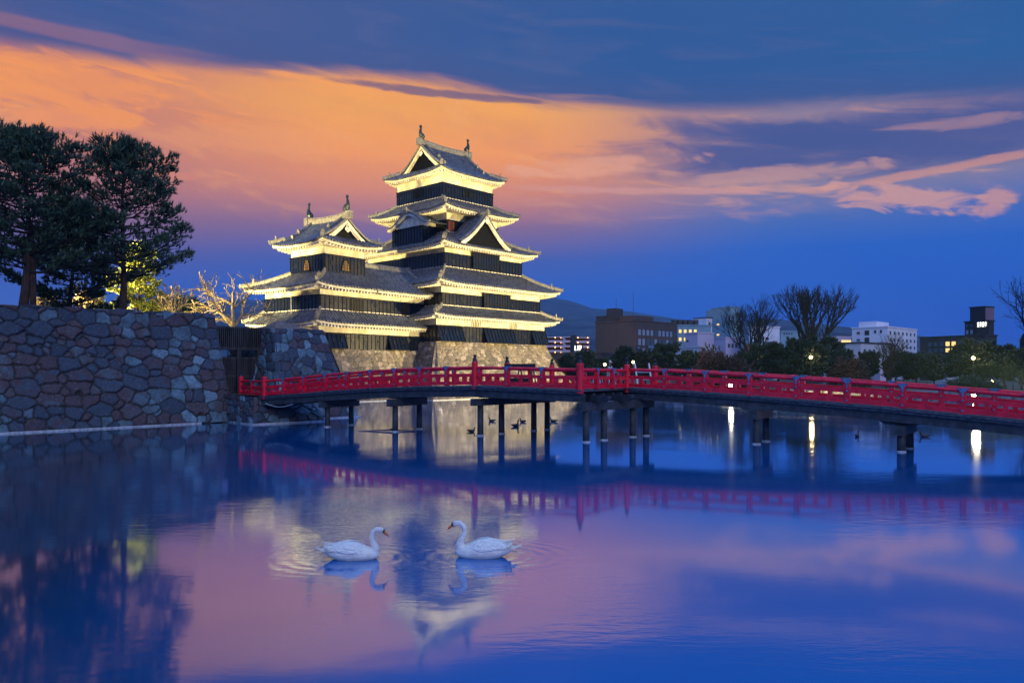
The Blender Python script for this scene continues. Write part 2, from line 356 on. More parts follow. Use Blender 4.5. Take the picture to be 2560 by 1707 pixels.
# water
def water_mat():
    m = bpy.data.materials.new('moat_water'); m.use_nodes = True; n = NT(m.node_tree); b = m.node_tree.nodes['Principled BSDF']
    b.inputs['Roughness'].default_value = .06; b.inputs['IOR'].default_value = 1.50; b.inputs['Specular Tint'].default_value = (.6, .85, 1., 1)
    tcn = n.n('ShaderNodeTexCoord'); v = tcn.outputs['Object']; sx = n.n('ShaderNodeSeparateXYZ'); n.l(v, sx.inputs[0])
    # water colour darkened at left: dark reflection of trees and wall painted in
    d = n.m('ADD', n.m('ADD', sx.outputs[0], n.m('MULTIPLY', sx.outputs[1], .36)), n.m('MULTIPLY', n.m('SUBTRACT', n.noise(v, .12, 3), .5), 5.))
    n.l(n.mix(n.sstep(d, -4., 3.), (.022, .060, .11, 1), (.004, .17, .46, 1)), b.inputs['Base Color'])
    mp = n.n('ShaderNodeMapping'); mp.inputs['Scale'].default_value = (.6, 1.8, 1.); n.l(v, mp.inputs[0])
    a = n.noise(mp.outputs[0], 2.4, 4, .6, .3); c = n.noise(v, .16, 3, .55)
    bp = n.n('ShaderNodeBump'); bp.inputs['Distance'].default_value = .2
    # ripples: a breezy patch out in the moat and rings spreading from the swans
    def dist(px, py, sx_, sy_):
        return n.m('SQRT', n.m('ADD', n.m('POWER', n.m('MULTIPLY', n.m('SUBTRACT', sx.outputs[0], px), sx_), 2.), n.m('POWER', n.m('MULTIPLY', n.m('SUBTRACT', sx.outputs[1], py), sy_), 2.)))
    pm = n.m('SUBTRACT', 1., n.sstep(n.m('ADD', dist(-2.6, 14., .30, .16), n.m('MULTIPLY', n.noise(v, .8, 3), .6)), .7, 1.5))
    hgt = n.m('ADD', a, n.m('MULTIPLY', pm, n.m('MULTIPLY', n.noise(mp.outputs[0], 7., 3, .6), .8)))
    for px, py in ((-2.3, 11.2), (-.44, 11.3)):
        dd = dist(px, py, .75, 1.); hgt = n.m('ADD', hgt, n.m('MULTIPLY', n.m('MULTIPLY', n.m('SINE', n.m('MULTIPLY', dd, 34.)), n.m('SUBTRACT', 1., n.sstep(dd, .35, 1.5))), .35))
        pm = n.m('MAXIMUM', pm, n.m('SUBTRACT', 1., n.sstep(dd, .5, 1.5)))
    n.l(n.m('ADD', n.mapr(n.sstep(c, .46, .66), 0, 1, .002, .03), n.m('MULTIPLY', pm, .014)), bp.inputs['Strength'])
    n.l(hgt, bp.inputs['Height']); n.l(bp.outputs[0], b.inputs['Normal'])
    # a glossier film on the still surface strengthens the mirror image
    b.inputs['Coat Weight'].default_value = .85; b.inputs['Coat Roughness'].default_value = .06; b.inputs['Coat IOR'].default_value = 1.6; b.inputs['Coat Tint'].default_value = (.6, .82, 1., 1); n.l(bp.outputs[0], b.inputs['Coat Normal'])
    return m
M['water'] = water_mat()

# ================================================================== SETTING
def flat(name, pts, z, m):
    b = MB(); b.poly([(p[0], p[1], z) for p in pts]); o = b.build(name, m); return o
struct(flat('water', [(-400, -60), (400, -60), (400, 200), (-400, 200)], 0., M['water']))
SHORE = [(-700, 112), (5, 112), (11.8, 101), (20.5, 76.5), (28, 73.5), (44, 67), (66, 60), (120, 48), (900, -40)]
struct(flat('ground', SHORE + [(9000, -40), (9000, 9000), (-9000, 9000), (-9000, 112)], .8, M['ground']))
def offset_line(pts, d):
    out = []
    for i, p in enumerate(pts):
        a = pts[max(0, i - 1)]; c = pts[min(len(pts) - 1, i + 1)]; t = Vector((c[0] - a[0], c[1] - a[1])).normalized()
        out.append((p[0] - t.y * d, p[1] + t.x * d))
    return out
_a = offset_line(SHORE[2:8], 1.2); _b = offset_line(SHORE[2:8], 7.)
struct(flat('path', _a + _b[::-1], .812, M['path']))

# ------------------------------------------------------------------ masonry: irregular stones as real relief
def stone_face(name, B0, B1, T1, T0, m, sw=.8, sh=.55, amp=.12, res=.05, seed=1, parent=None, quoin=(0, 0), sag=0., lift=0., bias=None):
    rng = np.random.default_rng(seed)
    B0, B1, T1, T0 = [np.array(p, float) for p in (B0, B1, T1, T0)]
    W = (np.linalg.norm(B1 - B0) + np.linalg.norm(T1 - T0)) / 2; H = (np.linalg.norm(T0 - B0) + np.linalg.norm(T1 - B1)) / 2
    nu = max(4, int(W / res)); nv = max(4, int(H / res))
    seeds = []; rows = max(1, int(round(H / sh))); rh = H / rows; yy = -rh
    while yy < H + rh:
        rhh = rh * rng.uniform(.72, 1.3); x = -rng.uniform(0, sw)
        while x < W + sw:
            big = rng.random(); ww = sw * (rng.uniform(1.1, 1.75) if big > .72 else rng.uniform(.62, 1.05) if big > .22 else rng.uniform(.32, .5))
            seeds.append((x + ww / 2, yy + rhh * .5 + rng.uniform(-.3, .3) * rhh, 1.45 if big > .72 else rng.uniform(.8, 1.1) if big > .22 else rng.uniform(.45, .7))); x += ww
            if rng.random() < .42: seeds.append((x + rng.uniform(-.12, .12) * sw, yy + rhh * rng.choice([.0, 1.]) + rng.uniform(-.08, .08) * rh, rng.uniform(.15, .45)))
        yy += rhh
    q0, q1 = quoin
    if q0 or q1:
        seeds = [s for s in seeds if (not q0 or s[0] > q0 * 1.35) and (not q1 or s[0] < W - q1 * 1.35)]
        qh = rh * 1.05; k = 0; y = qh / 2
        while y < H + qh:
            lng = (1.25, .62)[k % 2]
            if q1: seeds += [(W - q1 * .3 * lng, y, 1.), (W - q1 * (.62 + .42 * lng), y + rng.uniform(-.04, .04), 1.)]
            if q0: seeds += [(q0 * .3 * lng, y, 1.), (q0 * (.62 + .42 * lng), y, 1.)]
            y += qh; k += 1
    S = np.array(seeds); wt = S[:, 2]; rid = rng.random(len(S)); rb = rng.random(len(S)); tl = rng.normal(0, 1, (len(S), 2))
    u = np.linspace(0, W, nu + 1); v = np.linspace(0, H, nv + 1); U, V = np.meshgrid(u, v); P = np.stack([U.ravel(), V.ravel()], 1)
    # warp for uneven outlines
    ph = rng.uniform(0, 6, 8)
    wx = sum(np.sin(P[:, 1] * k_ + P[:, 0] * j_ + ph[i]) for i, (k_, j_) in enumerate([(5.1, 2.2), (9.7, -4.1), (17., 8.)])) * .018 * min(1, sw)
    wy = sum(np.sin(P[:, 0] * k_ + P[:, 1] * j_ + ph[i + 3]) for i, (k_, j_) in enumerate([(4.3, 1.2), (8.1, 5.1), (15., -9.)])) * .018 * min(1, sh * 1.4)
    Q = P + np.stack([wx, wy], 1); asp = sw / sh * .82
    hgt = np.empty(len(P)); idc = np.empty((len(P), 4)); CH = 20000
    for a in range(0, len(P), CH):
        q = Q[a:a + CH]
        ddx = (q[:, None, 0] - S[None, :, 0]) / asp; ddy = q[:, None, 1] - S[None, :, 1]
        d = np.sqrt(ddx ** 2 * .55 + ddy ** 2 * .45 + .35 * np.maximum(abs(ddx), abs(ddy)) ** 2) - (wt[None] - 1) * sh * .28
        i1 = np.argmin(d, 1); ar = np.arange(len(q)); d1 = d[ar, i1]; d[ar, i1] = 9e9; d2 = d.min(1)
        e = (d2 - d1) * .9; ed = np.clip((e - .016) / (.17 * sh), 0, 1); rd = np.sqrt(np.clip(1 - (1 - ed) ** 2, 0, 1))
        hgt[a:a + CH] = rd * (.55 + .45 * rb[i1]) + (tl[i1, 0] * (q[:, 0] - S[i1, 0]) / sw + tl[i1, 1] * (q[:, 1] - S[i1, 1]) / sh) * .28 * rd
        idc[a:a + CH] = np.stack([rid[i1], rb[i1], np.clip((e - .012) / .02, 0, 1), np.ones(len(q))], 1)
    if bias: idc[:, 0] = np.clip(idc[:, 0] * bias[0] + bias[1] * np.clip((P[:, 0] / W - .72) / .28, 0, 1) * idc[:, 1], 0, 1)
    hgt += sum(np.sin(P[:, 0] * kx + ph[i] * 3) * np.sin(P[:, 1] * ky + ph[7 - i]) for i, (kx, ky) in enumerate([(11, 13), (23, 19), (41, 37)])) * .03
    fu = P[:, 0] / W; fv = P[:, 1] / H
    base = (B0[None] * ((1 - fu) * (1 - fv))[:, None] + B1[None] * (fu * (1 - fv))[:, None] + T1[None] * (fu * fv)[:, None] + T0[None] * ((1 - fu) * fv)[:, None])
    nr = np.cross(B1 - B0, T0 - B0); nr /= np.linalg.norm(nr)
    edge = np.clip(np.minimum(P[:, 0], W - P[:, 0]) / .22, 0, 1); edge = edge * edge * (3 - 2 * edge)
    base = base + nr[None] * (hgt * amp * edge)[:, None]
    hz = np.array([nr[0], nr[1], 0]); hz /= max(1e-6, np.linalg.norm(hz))
    base = base - hz[None] * (np.sin(np.pi * fv) * sag)[:, None]
    if lift: base[:, 2] += np.where(fv > .999, np.sin(P[:, 0] * 3.1) * lift + np.sin(P[:, 0] * 7.7) * lift * .5, 0)
    idx = np.arange((nu + 1) * (nv + 1)).reshape(nv + 1, nu + 1)
    Fc = np.stack([idx[:-1, :-1], idx[:-1, 1:], idx[1:, 1:], idx[1:, :-1]], -1).reshape(-1, 4)
    return np_mesh(name, base, Fc, m, parent, smooth=True, attr=idc)
def prism(name, bot, top, m, parent=None):
    """closed solid between a bottom and a top polygon of the same count"""
    b = MB(); n = len(bot); b.add(list(bot) + list(top), [tuple(range(n - 1, -1, -1)), tuple(range(n, 2 * n))] + [(i, (i + 1) % n, n + (i + 1) % n, n + i) for i in range(n)])
    return b.build(name, m, parent)
def rim(name, pts, parent, r=.055, z=.03):
    b = MB(); b.sweep([(p[0], p[1], z) for p in pts], [(-r, -.05), (r, -.05), (r, .04), (-r, .04)]); return b.build(name, M['ice'], parent)

# left park wall
UW, NW = Vector((.669, .743, 0)), Vector((.743, -.669, 0))
WE = Vector((-14.8, 41.4, 0)); WS = WE - UW * 22
TE = Vector((-16.26, 42.2, 5.78)); TS = TE - UW * 21.4; TS.z = 5.55
lw = empty('stone_wall', WS, 0, 'long dark blue-grey dry-stone retaining wall rising from the moat at the left', 'stone wall')
rel = lambda p, o: tuple(Vector(p) - o)
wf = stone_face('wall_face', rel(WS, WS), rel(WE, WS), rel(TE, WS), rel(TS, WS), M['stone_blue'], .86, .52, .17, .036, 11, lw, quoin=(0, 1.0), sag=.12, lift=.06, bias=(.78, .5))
prism('wall_core', [rel(WS - NW * .12 - Vector((0, 0, .3)), WS), rel(WE - NW * .12 - UW * .05 - Vector((0, 0, .3)), WS), rel(WE - NW * 5 - UW * .05 - Vector((0, 0, .3)), WS), rel(WS - NW * 5, WS)],
      [rel(TS - NW * .12, WS), rel(TE - NW * .15 - UW * .05 - Vector((0, 0, .08)), WS), rel(TE - NW * 4 - UW * .05, WS), rel(TS - NW * 4, WS)], M['stone_blue'], lw)
rim('waterline_rim', [rel(WS + NW * .16, WS), rel(WE + NW * .14 - UW * 2.0, WS)], lw)
# raised park ground behind it
struct(flat('park_terrace', [(-16.4, 42.15), (-17.9, 43.9), (-22, 52), (-32, 74), (-80, 110), (-160, 60), (-60, -10), (TS.x, TS.y)], 5.56, M['grass']))
gb = MB(); gp = []
for i in range(60):
    p = TE.lerp(TS, i / 59); gp.append([p + Vector((0, 0, -.05 + .03 * math.sin(i))) - NW * .02, p - NW * .5 + Vector((0, 0, .05 + .05 * math.sin(i * 1.7) + .03 * math.sin(i * .6))), p - NW * 1.6 + Vector((0, 0, .06))])
gb.grid(gp); tag(gb.build('grass_verge', M['grass'], smooth=True), 'strip of dry brown grass along the top of the long left stone wall', kind='stuff')

# gate-side bastion
UG, NG = Vector((.643, .766, 0)), Vector((.766, -.643, 0))
GT1 = Vector((-11.3, 46.3, 5.15)); GT0 = Vector((-13.45, 43.75, 5.12)); GB1 = Vector((-9.1, 45.8, 0)); GB0 = Vector((-12.57, 41.7, 0))
GT2 = GT0 - NG * 5; GB2 = GB0 - NG * 5.5 - UG * .2; GT3 = GT1 - NG * 5; GB3 = GB1 - NG * 7.5
gw = empty('stone_bastion', GB0, 0, 'tapering grey-blue stone bastion right of the wooden gate, behind the bridge end', 'stone bastion')
stone_face('wall_face', rel(GB0, GB0), rel(GB1, GB0), rel(GT1, GB0), rel(GT0, GB0), M['stone_blue'], .78, .58, .11, .045, 5, gw, quoin=(.7, .8), sag=.1)
stone_face('wall_face', rel(GB2, GB0), rel(GB0, GB0), rel(GT0, GB0), rel(GT2, GB0), M['stone_blue'], .7, .58, .10, .06, 6, gw, quoin=(0, .7), sag=.1)
stone_face('wall_face', rel(GB1, GB0), rel(GB3, GB0), rel(GT3, GB0), rel(GT1, GB0), M['stone_blue'], .7, .58, .10, .09, 7, gw)
prism('wall_core', [rel(p, GB0) - Vector() if False else tuple(Vector(rel(p, GB0)) + Vector((0, .1, -.3))) for p in (GB0, GB1, GB3, GB2)], [tuple(Vector(rel(p, GB0)) + Vector((0, .1, -.06))) for p in (GT0, GT1, GT3, GT2)], M['stone_blue'], gw)
rim('waterline_rim', [rel(GB0 + NG * .08, GB0), rel(GB1 + NG * .1, GB0), rel(GB3 + UG * .1, GB0)], gw)
mb_ = MB(); mp = []
for i in range(33):
    r = []
    for j in range(19):
        s, d = i / 32, j / 18
        fl_ = [Vector((-17.0, 47.6, 0)), Vector((-14.9, 45.9, 0)), GT0, GT0.lerp(GT1, .5), GT1]; q_ = min(3, int(s * 4)); p = fl_[q_].lerp(fl_[q_ + 1], s * 4 - q_) + (Vector((-.15, 1, 0)).lerp(-NG, max(0., s - .45) / .55)).normalized() * (d * 8 - .02)
        k = max(0., (s - .0)) ; h = .62 * math.sin(math.pi * min(1, s * .98 + .01)) ** .8 * (1 - (1 - min(1, d * 3.2)) ** 2) + .05 * mnoise.noise(Vector((s * 14, d * 12, 1)))
        r.append((p.x, p.y, 5.1 + h))
    mp.append(r)
mb_.grid(mp); mo = mb_.build('grass_mound', M['grass'], smooth=True); struct(mo)

# low landing pier at the bridge's left end
PA, PB, PC, PD = Vector((-15.1, 41.1, 0)), Vector((-13.06, 38.9, 0)), Vector((-10.1, 41.75, 0)), Vector((-12.0, 44.0, 0))
qa, qb, qc = Vector((-15.5, 41.5, 1.5)), Vector((-13.15, 39.35, 1.38)), Vector((-10.6, 42.0, .85))
pr = empty('landing_pier', PB, 0, 'low rough stone landing pier under the left end of the red bridge', 'stone pier')
stone_face('wall_face', rel(PA, PB), rel(PB, PB), rel(qb, PB), rel(qa, PB), M['stone_blue'], .48, .36, .10, .035, 21, pr)
stone_face('wall_face', rel(PB, PB), rel(PC, PB), rel(qc, PB), rel(qb, PB), M['stone_blue'], .75, .45, .12, .035, 23, pr)
prism('pier_top', [rel(p, PB) for p in (PA, PB + Vector((0, .12, 0)), PC + Vector((-.1, .1, 0)), PD, PD - Vector((4, 0, 0)))],
      [rel(p, PB) for p in (qa, qb + Vector((0, .06, -.02)), qc, Vector((-12.0, 44.6, 1.35)), Vector((-16.4, 44.5, 1.42)))], M['stone_blue'], pr)
rim('waterline_rim', [rel(PA + Vector((.1, -.1, 0)), PB), rel(PB + Vector((.02, -.12, 0)), PB), rel(PC + Vector((.1, -.05, 0)), PB)], pr)
struct(flat('gate_path', [(-15.6, 41.7), (-13.0, 39.55), (-12.1, 42.3), (-13.4, 44.6), (-15.2, 48.2), (-19, 45)], 1.46, M['ground']))

# wooden gate
g0, g1 = Vector((-16.85, 41.95, 0)), Vector((-14.15, 44.85, 0)); gd = (g1 - g0); gl = gd.length; gd.normalize(); gang = math.atan2(gd.y, gd.x)
gt = empty('wooden_gate', (g0.x, g0.y, 1.44), gang, 'dark slatted timber gate with closed double doors between the two stone walls', 'gate')
H0, H1, H2 = 2.5, 3.75, .0
b = MB(); b.box((gl / 2, 0, H0 + .04), (gl, .24, .16)); b.box((gl / 2, 0, H1 - .05), (gl, .2, .1))
b.build('lintel', M['wood'], gt)
b = MB()
n = int(gl / .115)
for i in range(n): b.box((.06 + i * gl / n, -.08, (H0 + H1) / 2), (.062, .07, H1 - H0))
b.box((gl / 2, .06, (H0 + H1) / 2), (gl, .03, H1 - H0 - .1)); b.build('slatted_panel', M['wood'], gt)
for s in (.5, 2.1, 3.34):
    b = MB(); b.box((s, 0, 1.25), (.26, .26, 2.5)); b.build('post', M['wood'], gt)
for k, (x0, x1) in enumerate(((.9, 2.0), (2.2, 3.2))):
    b = MB(); b.box(((x0 + x1) / 2, .05, 1.02), (x1 - x0, .04, 2.0))
    for z in (.1, 1.0, 2.0): b.box(((x0 + x1) / 2, .0, z), (x1 - x0, .09, .12))
    q = int((x1 - x0) / .12)
    for i in range(q + 1): b.box((x0 + i * (x1 - x0) / q, -.03, 1.05), (.05, .06, 1.95))
    b.build('door', M['wood'], gt)
b = MB()
for i in range(10): b.box((3.44 + i * .055, .02, 1.2), (.03, .06, 2.4))
b.build('side_panel', M['wood'], gt)

# ================================================================== CASTLE
def prof(t, c=.38): return t * (1 - c) + c * t * t
class Roof:
    """one slope: origin corner, along dir, inward dir; x along the eave, t up the slope"""
    def __init__(s, o, dxy, iny, L, D, z0, z1, xl, xr, up=.32, c=.38, Lc=3.2):
        s.o, s.d, s.i, s.L, s.D, s.z0, s.z1, s.xl, s.xr, s.up, s.c, s.Lc = Vector(o), Vector(dxy), Vector(iny), L, D, z0, z1, xl, xr, up, c, Lc
    def z(s, x, t):
        dc = max(0., min(x - s.xl(t), s.xr(t) - x))
        return s.z0 + (s.z1 - s.z0) * prof(t, s.c) + s.up * max(0., 1 - dc / s.Lc) ** 2.2 * max(0., 1 - t) ** 1.3
    def P(s, x, t, dz=0.): 
        q = s.o + s.d * x + s.i * (t * s.D); return Vector((q.x, q.y, s.z(x, t) + dz))
    def surface(s, b, nx=28, nt=8):
        g = []
        for j in range(nt + 1):
            t = j / nt; a, e = s.xl(t), s.xr(t)
            g.append([s.P(a + (e - a) * i / nx, t) for i in range(nx + 1)])
        b.grid(g)
        b.grid([[p - Vector((0, 0, .09)) for p in g[0]], g[0]])          # thickness of the eave edge
    def ribs(s, b, step=.34, r=.082):
        n = int(s.L / step); o = (s.L - n * step) / 2
        for k in range(n + 1):
            x = o + k * step; ts = [j / 10 for j in range(11) if s.xl(j / 10) - 1e-6 <= x <= s.xr(j / 10) + 1e-6]
            if not ts: continue
            t1 = ts[-1]
            if t1 < 1:      # refine to the hip
                lo, hi = t1, t1 + .1
                for _ in range(6):
                    md = (lo + hi) / 2
                    if s.xl(md) <= x <= s.xr(md): lo = md
                    else: hi = md
                t1 = lo
            if t1 < .03: continue
            m_ = max(2, int(t1 * 6) + 1); pts = [s.P(x, t1 * j / m_, 0) for j in range(m_ + 1)]
            pts[0] = pts[0] - s.i * .04
            b.sweep(pts, [(-r, -.02), (r, -.02), (r * .8, r * .75), (0, r * 1.25), (-r * .8, r * .75)])
            q = pts[0] - s.i * .01; b.box((q.x, q.y, q.z - .01), (.13, .13, .14))
    def eave(s, b, wall, zs=.30, step=.36, raft=True):
        """white fascia, soffit and rafter ends; wall = distance from the eave edge to the wall"""
        n = 26; F_, S1, S2 = [], [], []
        for i in range(n + 1):
            x = s.L * i / n; f = min(x, s.L - x)
            q = s.P(min(max(x, .1), s.L - .1), 0, 0)
            ins = .10; a = Vector((q.x, q.y, q.z)) + s.i * ins
            F_.append([a + Vector((0, 0, -.08)), a + Vector((0, 0, -.24)), a + s.i * .14 + Vector((0, 0, -.26))])
            wi = min(wall, f) if f < wall else wall
            S1.append(a + s.i * .14 + Vector((0, 0, -.25))); c = s.P(x, 0) + s.i * max(.24, wi); S2.append(Vector((c.x, c.y, s.z0 - zs + .22 * 1 + (s.z(x, 0) - s.z0) * .15)))
        b.grid(F_); b.grid([S1, S2])
        if raft:
            m_ = int(s.L / step)
            for k in range(1, m_):
                x = k * s.L / m_; f = min(x, s.L - x); ln = min(wall, f)
                if ln < .4: continue
                p = s.P(x, 0) + s.i * .22 + Vector((0, 0, -.31)); e = s.P(x, 0) + s.i * ln; e.z = s.z0 - zs + .14
                b.bar(p - Vector((0, 0, .04)), e - Vector((0, 0, .02)), .14, .17)
def ring(parent, name, outer, inner, z0, z1, wall, up=.32, c=.38, sides='flbr', zs=.30, gable_cut=None, hipw=.26):
    """hipped skirt roof; outer/inner = (a0,a1,b0,b1)"""
    A0, A1, B0, B1 = outer; a0, a1, b0, b1 = inner
    rs = {'f': Roof((A0, B0, 0), (1, 0, 0), (0, 1, 0), A1 - A0, b0 - B0, z0, z1, lambda t: t * (a0 - A0), lambda t: (A1 - A0) - t * (A1 - a1), up, c),
          'l': Roof((A0, B1, 0), (0, -1, 0), (1, 0, 0), B1 - B0, a0 - A0, z0, z1, lambda t: t * (B1 - b1), lambda t: (B1 - B0) - t * (b0 - B0), up, c),
          'b': Roof((A1, B1, 0), (-1, 0, 0), (0, -1, 0), A1 - A0, B1 - b1, z0, z1, lambda t: t * (A1 - a1), lambda t: (A1 - A0) - t * (a0 - A0), up, c),
          'r': Roof((A1, B0, 0), (0, 1, 0), (-1, 0, 0), B1 - B0, A1 - a1, z0, z1, lambda t: t * (b0 - B0), lambda t: (B1 - B0) - t * (B1 - b1), up, c)}
    b = MB(); e = MB()
    for k in sides:
        r = rs[k]; r.surface(b); r.ribs(b); r.eave(e, wall, zs)
    ro = b.build(name, M['tile'], parent); e.build('eave', M['eave_plaster'], ro)
    for k, s_ in (('f', 0), ('f', 1), ('b', 0), ('b', 1)):
        if k not in sides: continue
        if k == 'f' and s_ == 0 and 'l' not in sides: continue
        if k == 'f' and s_ == 1 and 'r' not in sides: continue
        r = rs[k]; hip_ridge(ro, [r.P(r.xl(t) if s_ == 0 else r.xr(t), t) for t in [j / 9 for j in range(10)]], hipw)
    cb = MB()       # white moulding where the roof meets the storey above
    for (p, q) in (((a0, b0), (a1, b0)), ((a0, b1), (a0, b0))): cb.bar((p[0], p[1], z1 + .05), (q[0], q[1], z1 + .05), .16, .08)
    cb.build('flashing', M['eave_plaster'], ro)
    return ro, rs
def hip_ridge(parent, pts, w_=.26, name='hip_ridge', orn=True):
    b = MB(); d = (pts[0] - pts[1]); d.z = 0; d.normalize()
    p2 = [p + Vector((0, 0, .10)) for p in pts]; b.sweep(p2, [(-w_ / 2, -.12), (w_ / 2, -.12), (w_ / 2, .10), (w_ * .32, .2), (0, .26), (-w_ * .32, .2), (-w_ / 2, .10)])
    if orn:
        tip = p2[0] + d * .10; sd = Vector((-d.y, d.x, 0))
        b.bar(tip + Vector((0, 0, -.1)), tip + Vector((0, 0, .24)) + d * .06, .28, .12, d)
        
        if len(pts) > 4:
            k = p2[2].lerp(p2[3], .3); b.bar(k + Vector((0, 0, 0)), k + Vector((0, 0, .42)) + d * .05, .34, .14, d); b.bar(k + Vector((0, 0, .4)), k + Vector((0, 0, .52)) + d * .12, .14, .1, d)
    return b.build(name, M['ridge'], parent)
def shachi(parent, p, face, h=1.35):
    """roof fish: head low on the ridge, body curving up, forked tail"""
    b = MB(); d = Vector(face); P0 = Vector(p)
    k = h / 1.35
    pts = [P0 + (d * a + Vector((0, 0, z))) * k for a, z in ((.16, .02), (.20, .16), (.10, .34), (-.02, .54), (-.06, .76), (0., .96), (.05, 1.1))]
    b.tube(pts, [.24 * k, .32 * k, .28 * k, .20 * k, .14 * k, .11 * k, .07 * k], 8, (0, 1, .01) if abs(d.x) > .5 else (1, 0, .01))
    sd = Vector((-d.y, d.x, 0))
    for s_ in (-1, 1):
        b.poly([pts[5], pts[5] + (d * .22 * s_ + Vector((0, 0, .32))) * k, pts[6] + Vector((0, 0, .38 * k)) * 1.0, pts[6]], sd * .05)
        b.poly([pts[2] + sd * s_ * .12, pts[2] + (sd * s_ * .34 + Vector((0, 0, .12))) * k, pts[3] + sd * s_ * .08], d * .05)
    b.poly([pts[3] - d * .08, pts[3] + (-d * .26 + Vector((0, 0, .05))) * k, pts[4] - d * .05], sd * .05)
    b.poly([pts[4] - d * .05, pts[4] + (-d * .2 + Vector((0, 0, .12))) * k, pts[5] - d * .02], sd * .05)
    return b.build('roof_fish', M['bronze'], parent)

def clad(parent, a0, a1, b0, b1, z0, z1, zw, name_i=0, holes=True, step=.50, skip=()):
    """one storey: white plaster above, black boards with battens below"""
    b = MB(); b.box(((a0 + a1) / 2, (b0 + b1) / 2, (z0 + zw) / 2), (a1 - a0, b1 - b0, zw - z0)); b.build('plaster_wall', M['plaster'], parent)
    t = .07; b = MB(); bt = MB()
    b.box(((a0 + a1) / 2, (b0 + b1) / 2, (z0 + z1) / 2), (a1 - a0 + 2 * t, b1 - b0 + 2 * t, z1 - z0))
    ob = b.build('board_cladding', M['lacquer'], parent)
    for side in range(4):
        L = (a1 - a0) if side % 2 == 0 else (b1 - b0); n = max(2, int(round(L / step)))
        for k in range(n + 1):
            x = k / n
            if side == 0: p = (a0 + (a1 - a0) * x, b0 - t - .02)
            elif side == 1: p = (a0 - t - .02, b0 + (b1 - b0) * x)
            elif side == 2: p = (a0 + (a1 - a0) * x, b1 + t + .02)
            else: p = (a1 + t + .02, b0 + (b1 - b0) * x)
            bt.box((p[0], p[1], (z0 + z1) / 2), (.055, .055, z1 - z0 - .02))
    for z, h in ((z1 + .02, .09), (z1 - .34, .03)):
        bt.box(((a0 + a1) / 2, b0 - t - .02, z), (a1 - a0 + .3, .08, h)); bt.box((a0 - t - .02, (b0 + b1) / 2, z), (.08, b1 - b0 + .3, h))
    bt.build('batten', M['batten'], ob)['kind'] = 'stuff'
    return ob
def hole(parent, face, x, z, pos, w_=.11, h=.3):
    """loophole: face 'f' (on b=pos) or 'l' (on a=pos)"""
    b = MB()
    for (dx, dz, ww, hh) in ((-w_ / 2, 0, .04, h + .06), (w_ / 2, 0, .04, h + .06), (0, h / 2, w_, .04), (0, -h / 2, w_, .04)):
        if face == 'f': b.box((x + dx, pos - .10, z + dz), (ww, .07, hh))
        else: b.box((pos - .10, x + dx, z + dz), (.07, ww, hh))
    if face == 'f': b.box((x, pos - .075, z), (w_, .02, h))
    else: b.box((pos - .075, x, z), (.02, w_, h))
    return b.build('loophole', M['dark'], parent)
def barwin(parent, face, x0, x1, z0, z1, pos, mbar, mback, n=5, frame=True, name='lattice_window', out=.10):
    b = MB(); k = MB()
    def bx(mb, xc, zc, ww, hh, dp, o_):
        if face == 'f': mb.box((xc, pos - o_, zc), (ww, dp, hh))
        else: mb.box((pos - o_, xc, zc), (dp, ww, hh))
    bx(k, (x0 + x1) / 2, (z0 + z1) / 2, abs(x1 - x0), z1 - z0, .03, out - .02)
    ko = k.build(name, mback, parent)
    for i in range(n): bx(b, x0 + (x1 - x0) * (i + .5) / n, (z0 + z1) / 2, abs(x1 - x0) / n * .42, z1 - z0, .07, out + .02)
    if frame:
        for z in (z0, z1): bx(b, (x0 + x1) / 2, z, abs(x1 - x0) + .1, .07, .09, out + .02)
        for x in (x0, x1): bx(b, x, (z0 + z1) / 2, .07, z1 - z0, .09, out + .02)
    b.build('bars', mbar, ko); return ko
def flare(parent, x0, x1, z0, z1, pos, out=.62):
    """stone-drop bay: boards that lean outward over the base (front face b=pos)"""
    b = MB(); b.add([(x0, pos, z1), (x1, pos, z1), (x1, pos - out, z0), (x0, pos - out, z0), (x0, pos + .1, z0), (x1, pos + .1, z0)], [(0, 3, 2, 1), (3, 4, 5, 2), (0, 4, 3), (1, 2, 5), (0, 1, 5, 4)])
    o = b.build('stone_drop_bay', M['lacquer'], parent); t = MB(); n = int(round((x1 - x0) / .5))
    for k in range(n + 1):
        x = x0 + (x1 - x0) * k / n; t.bar((x, pos - .03, z1), (x, pos - out - .03, z0), .06, .06, (0, -1, .4))
    t.bar((x0, pos - .04, z1), (x1, pos - .04, z1), .1, .1); t.bar((x0, pos - out - .02, z0), (x1, pos - out - .02, z0), .1, .08)
    t.build('batten', M['batten'], o)
    for x in (x0 + (x1 - x0) * .25, x0 + (x1 - x0) * .72):
        h = MB(); h.bar((x, pos - out * .42, z0 + (z1 - z0) * .66), (x, pos - out * .64, z0 + (z1 - z0) * .42), .12, .1, (0, -1, .4)); h.build('loophole', M['dark'], o)
    return o

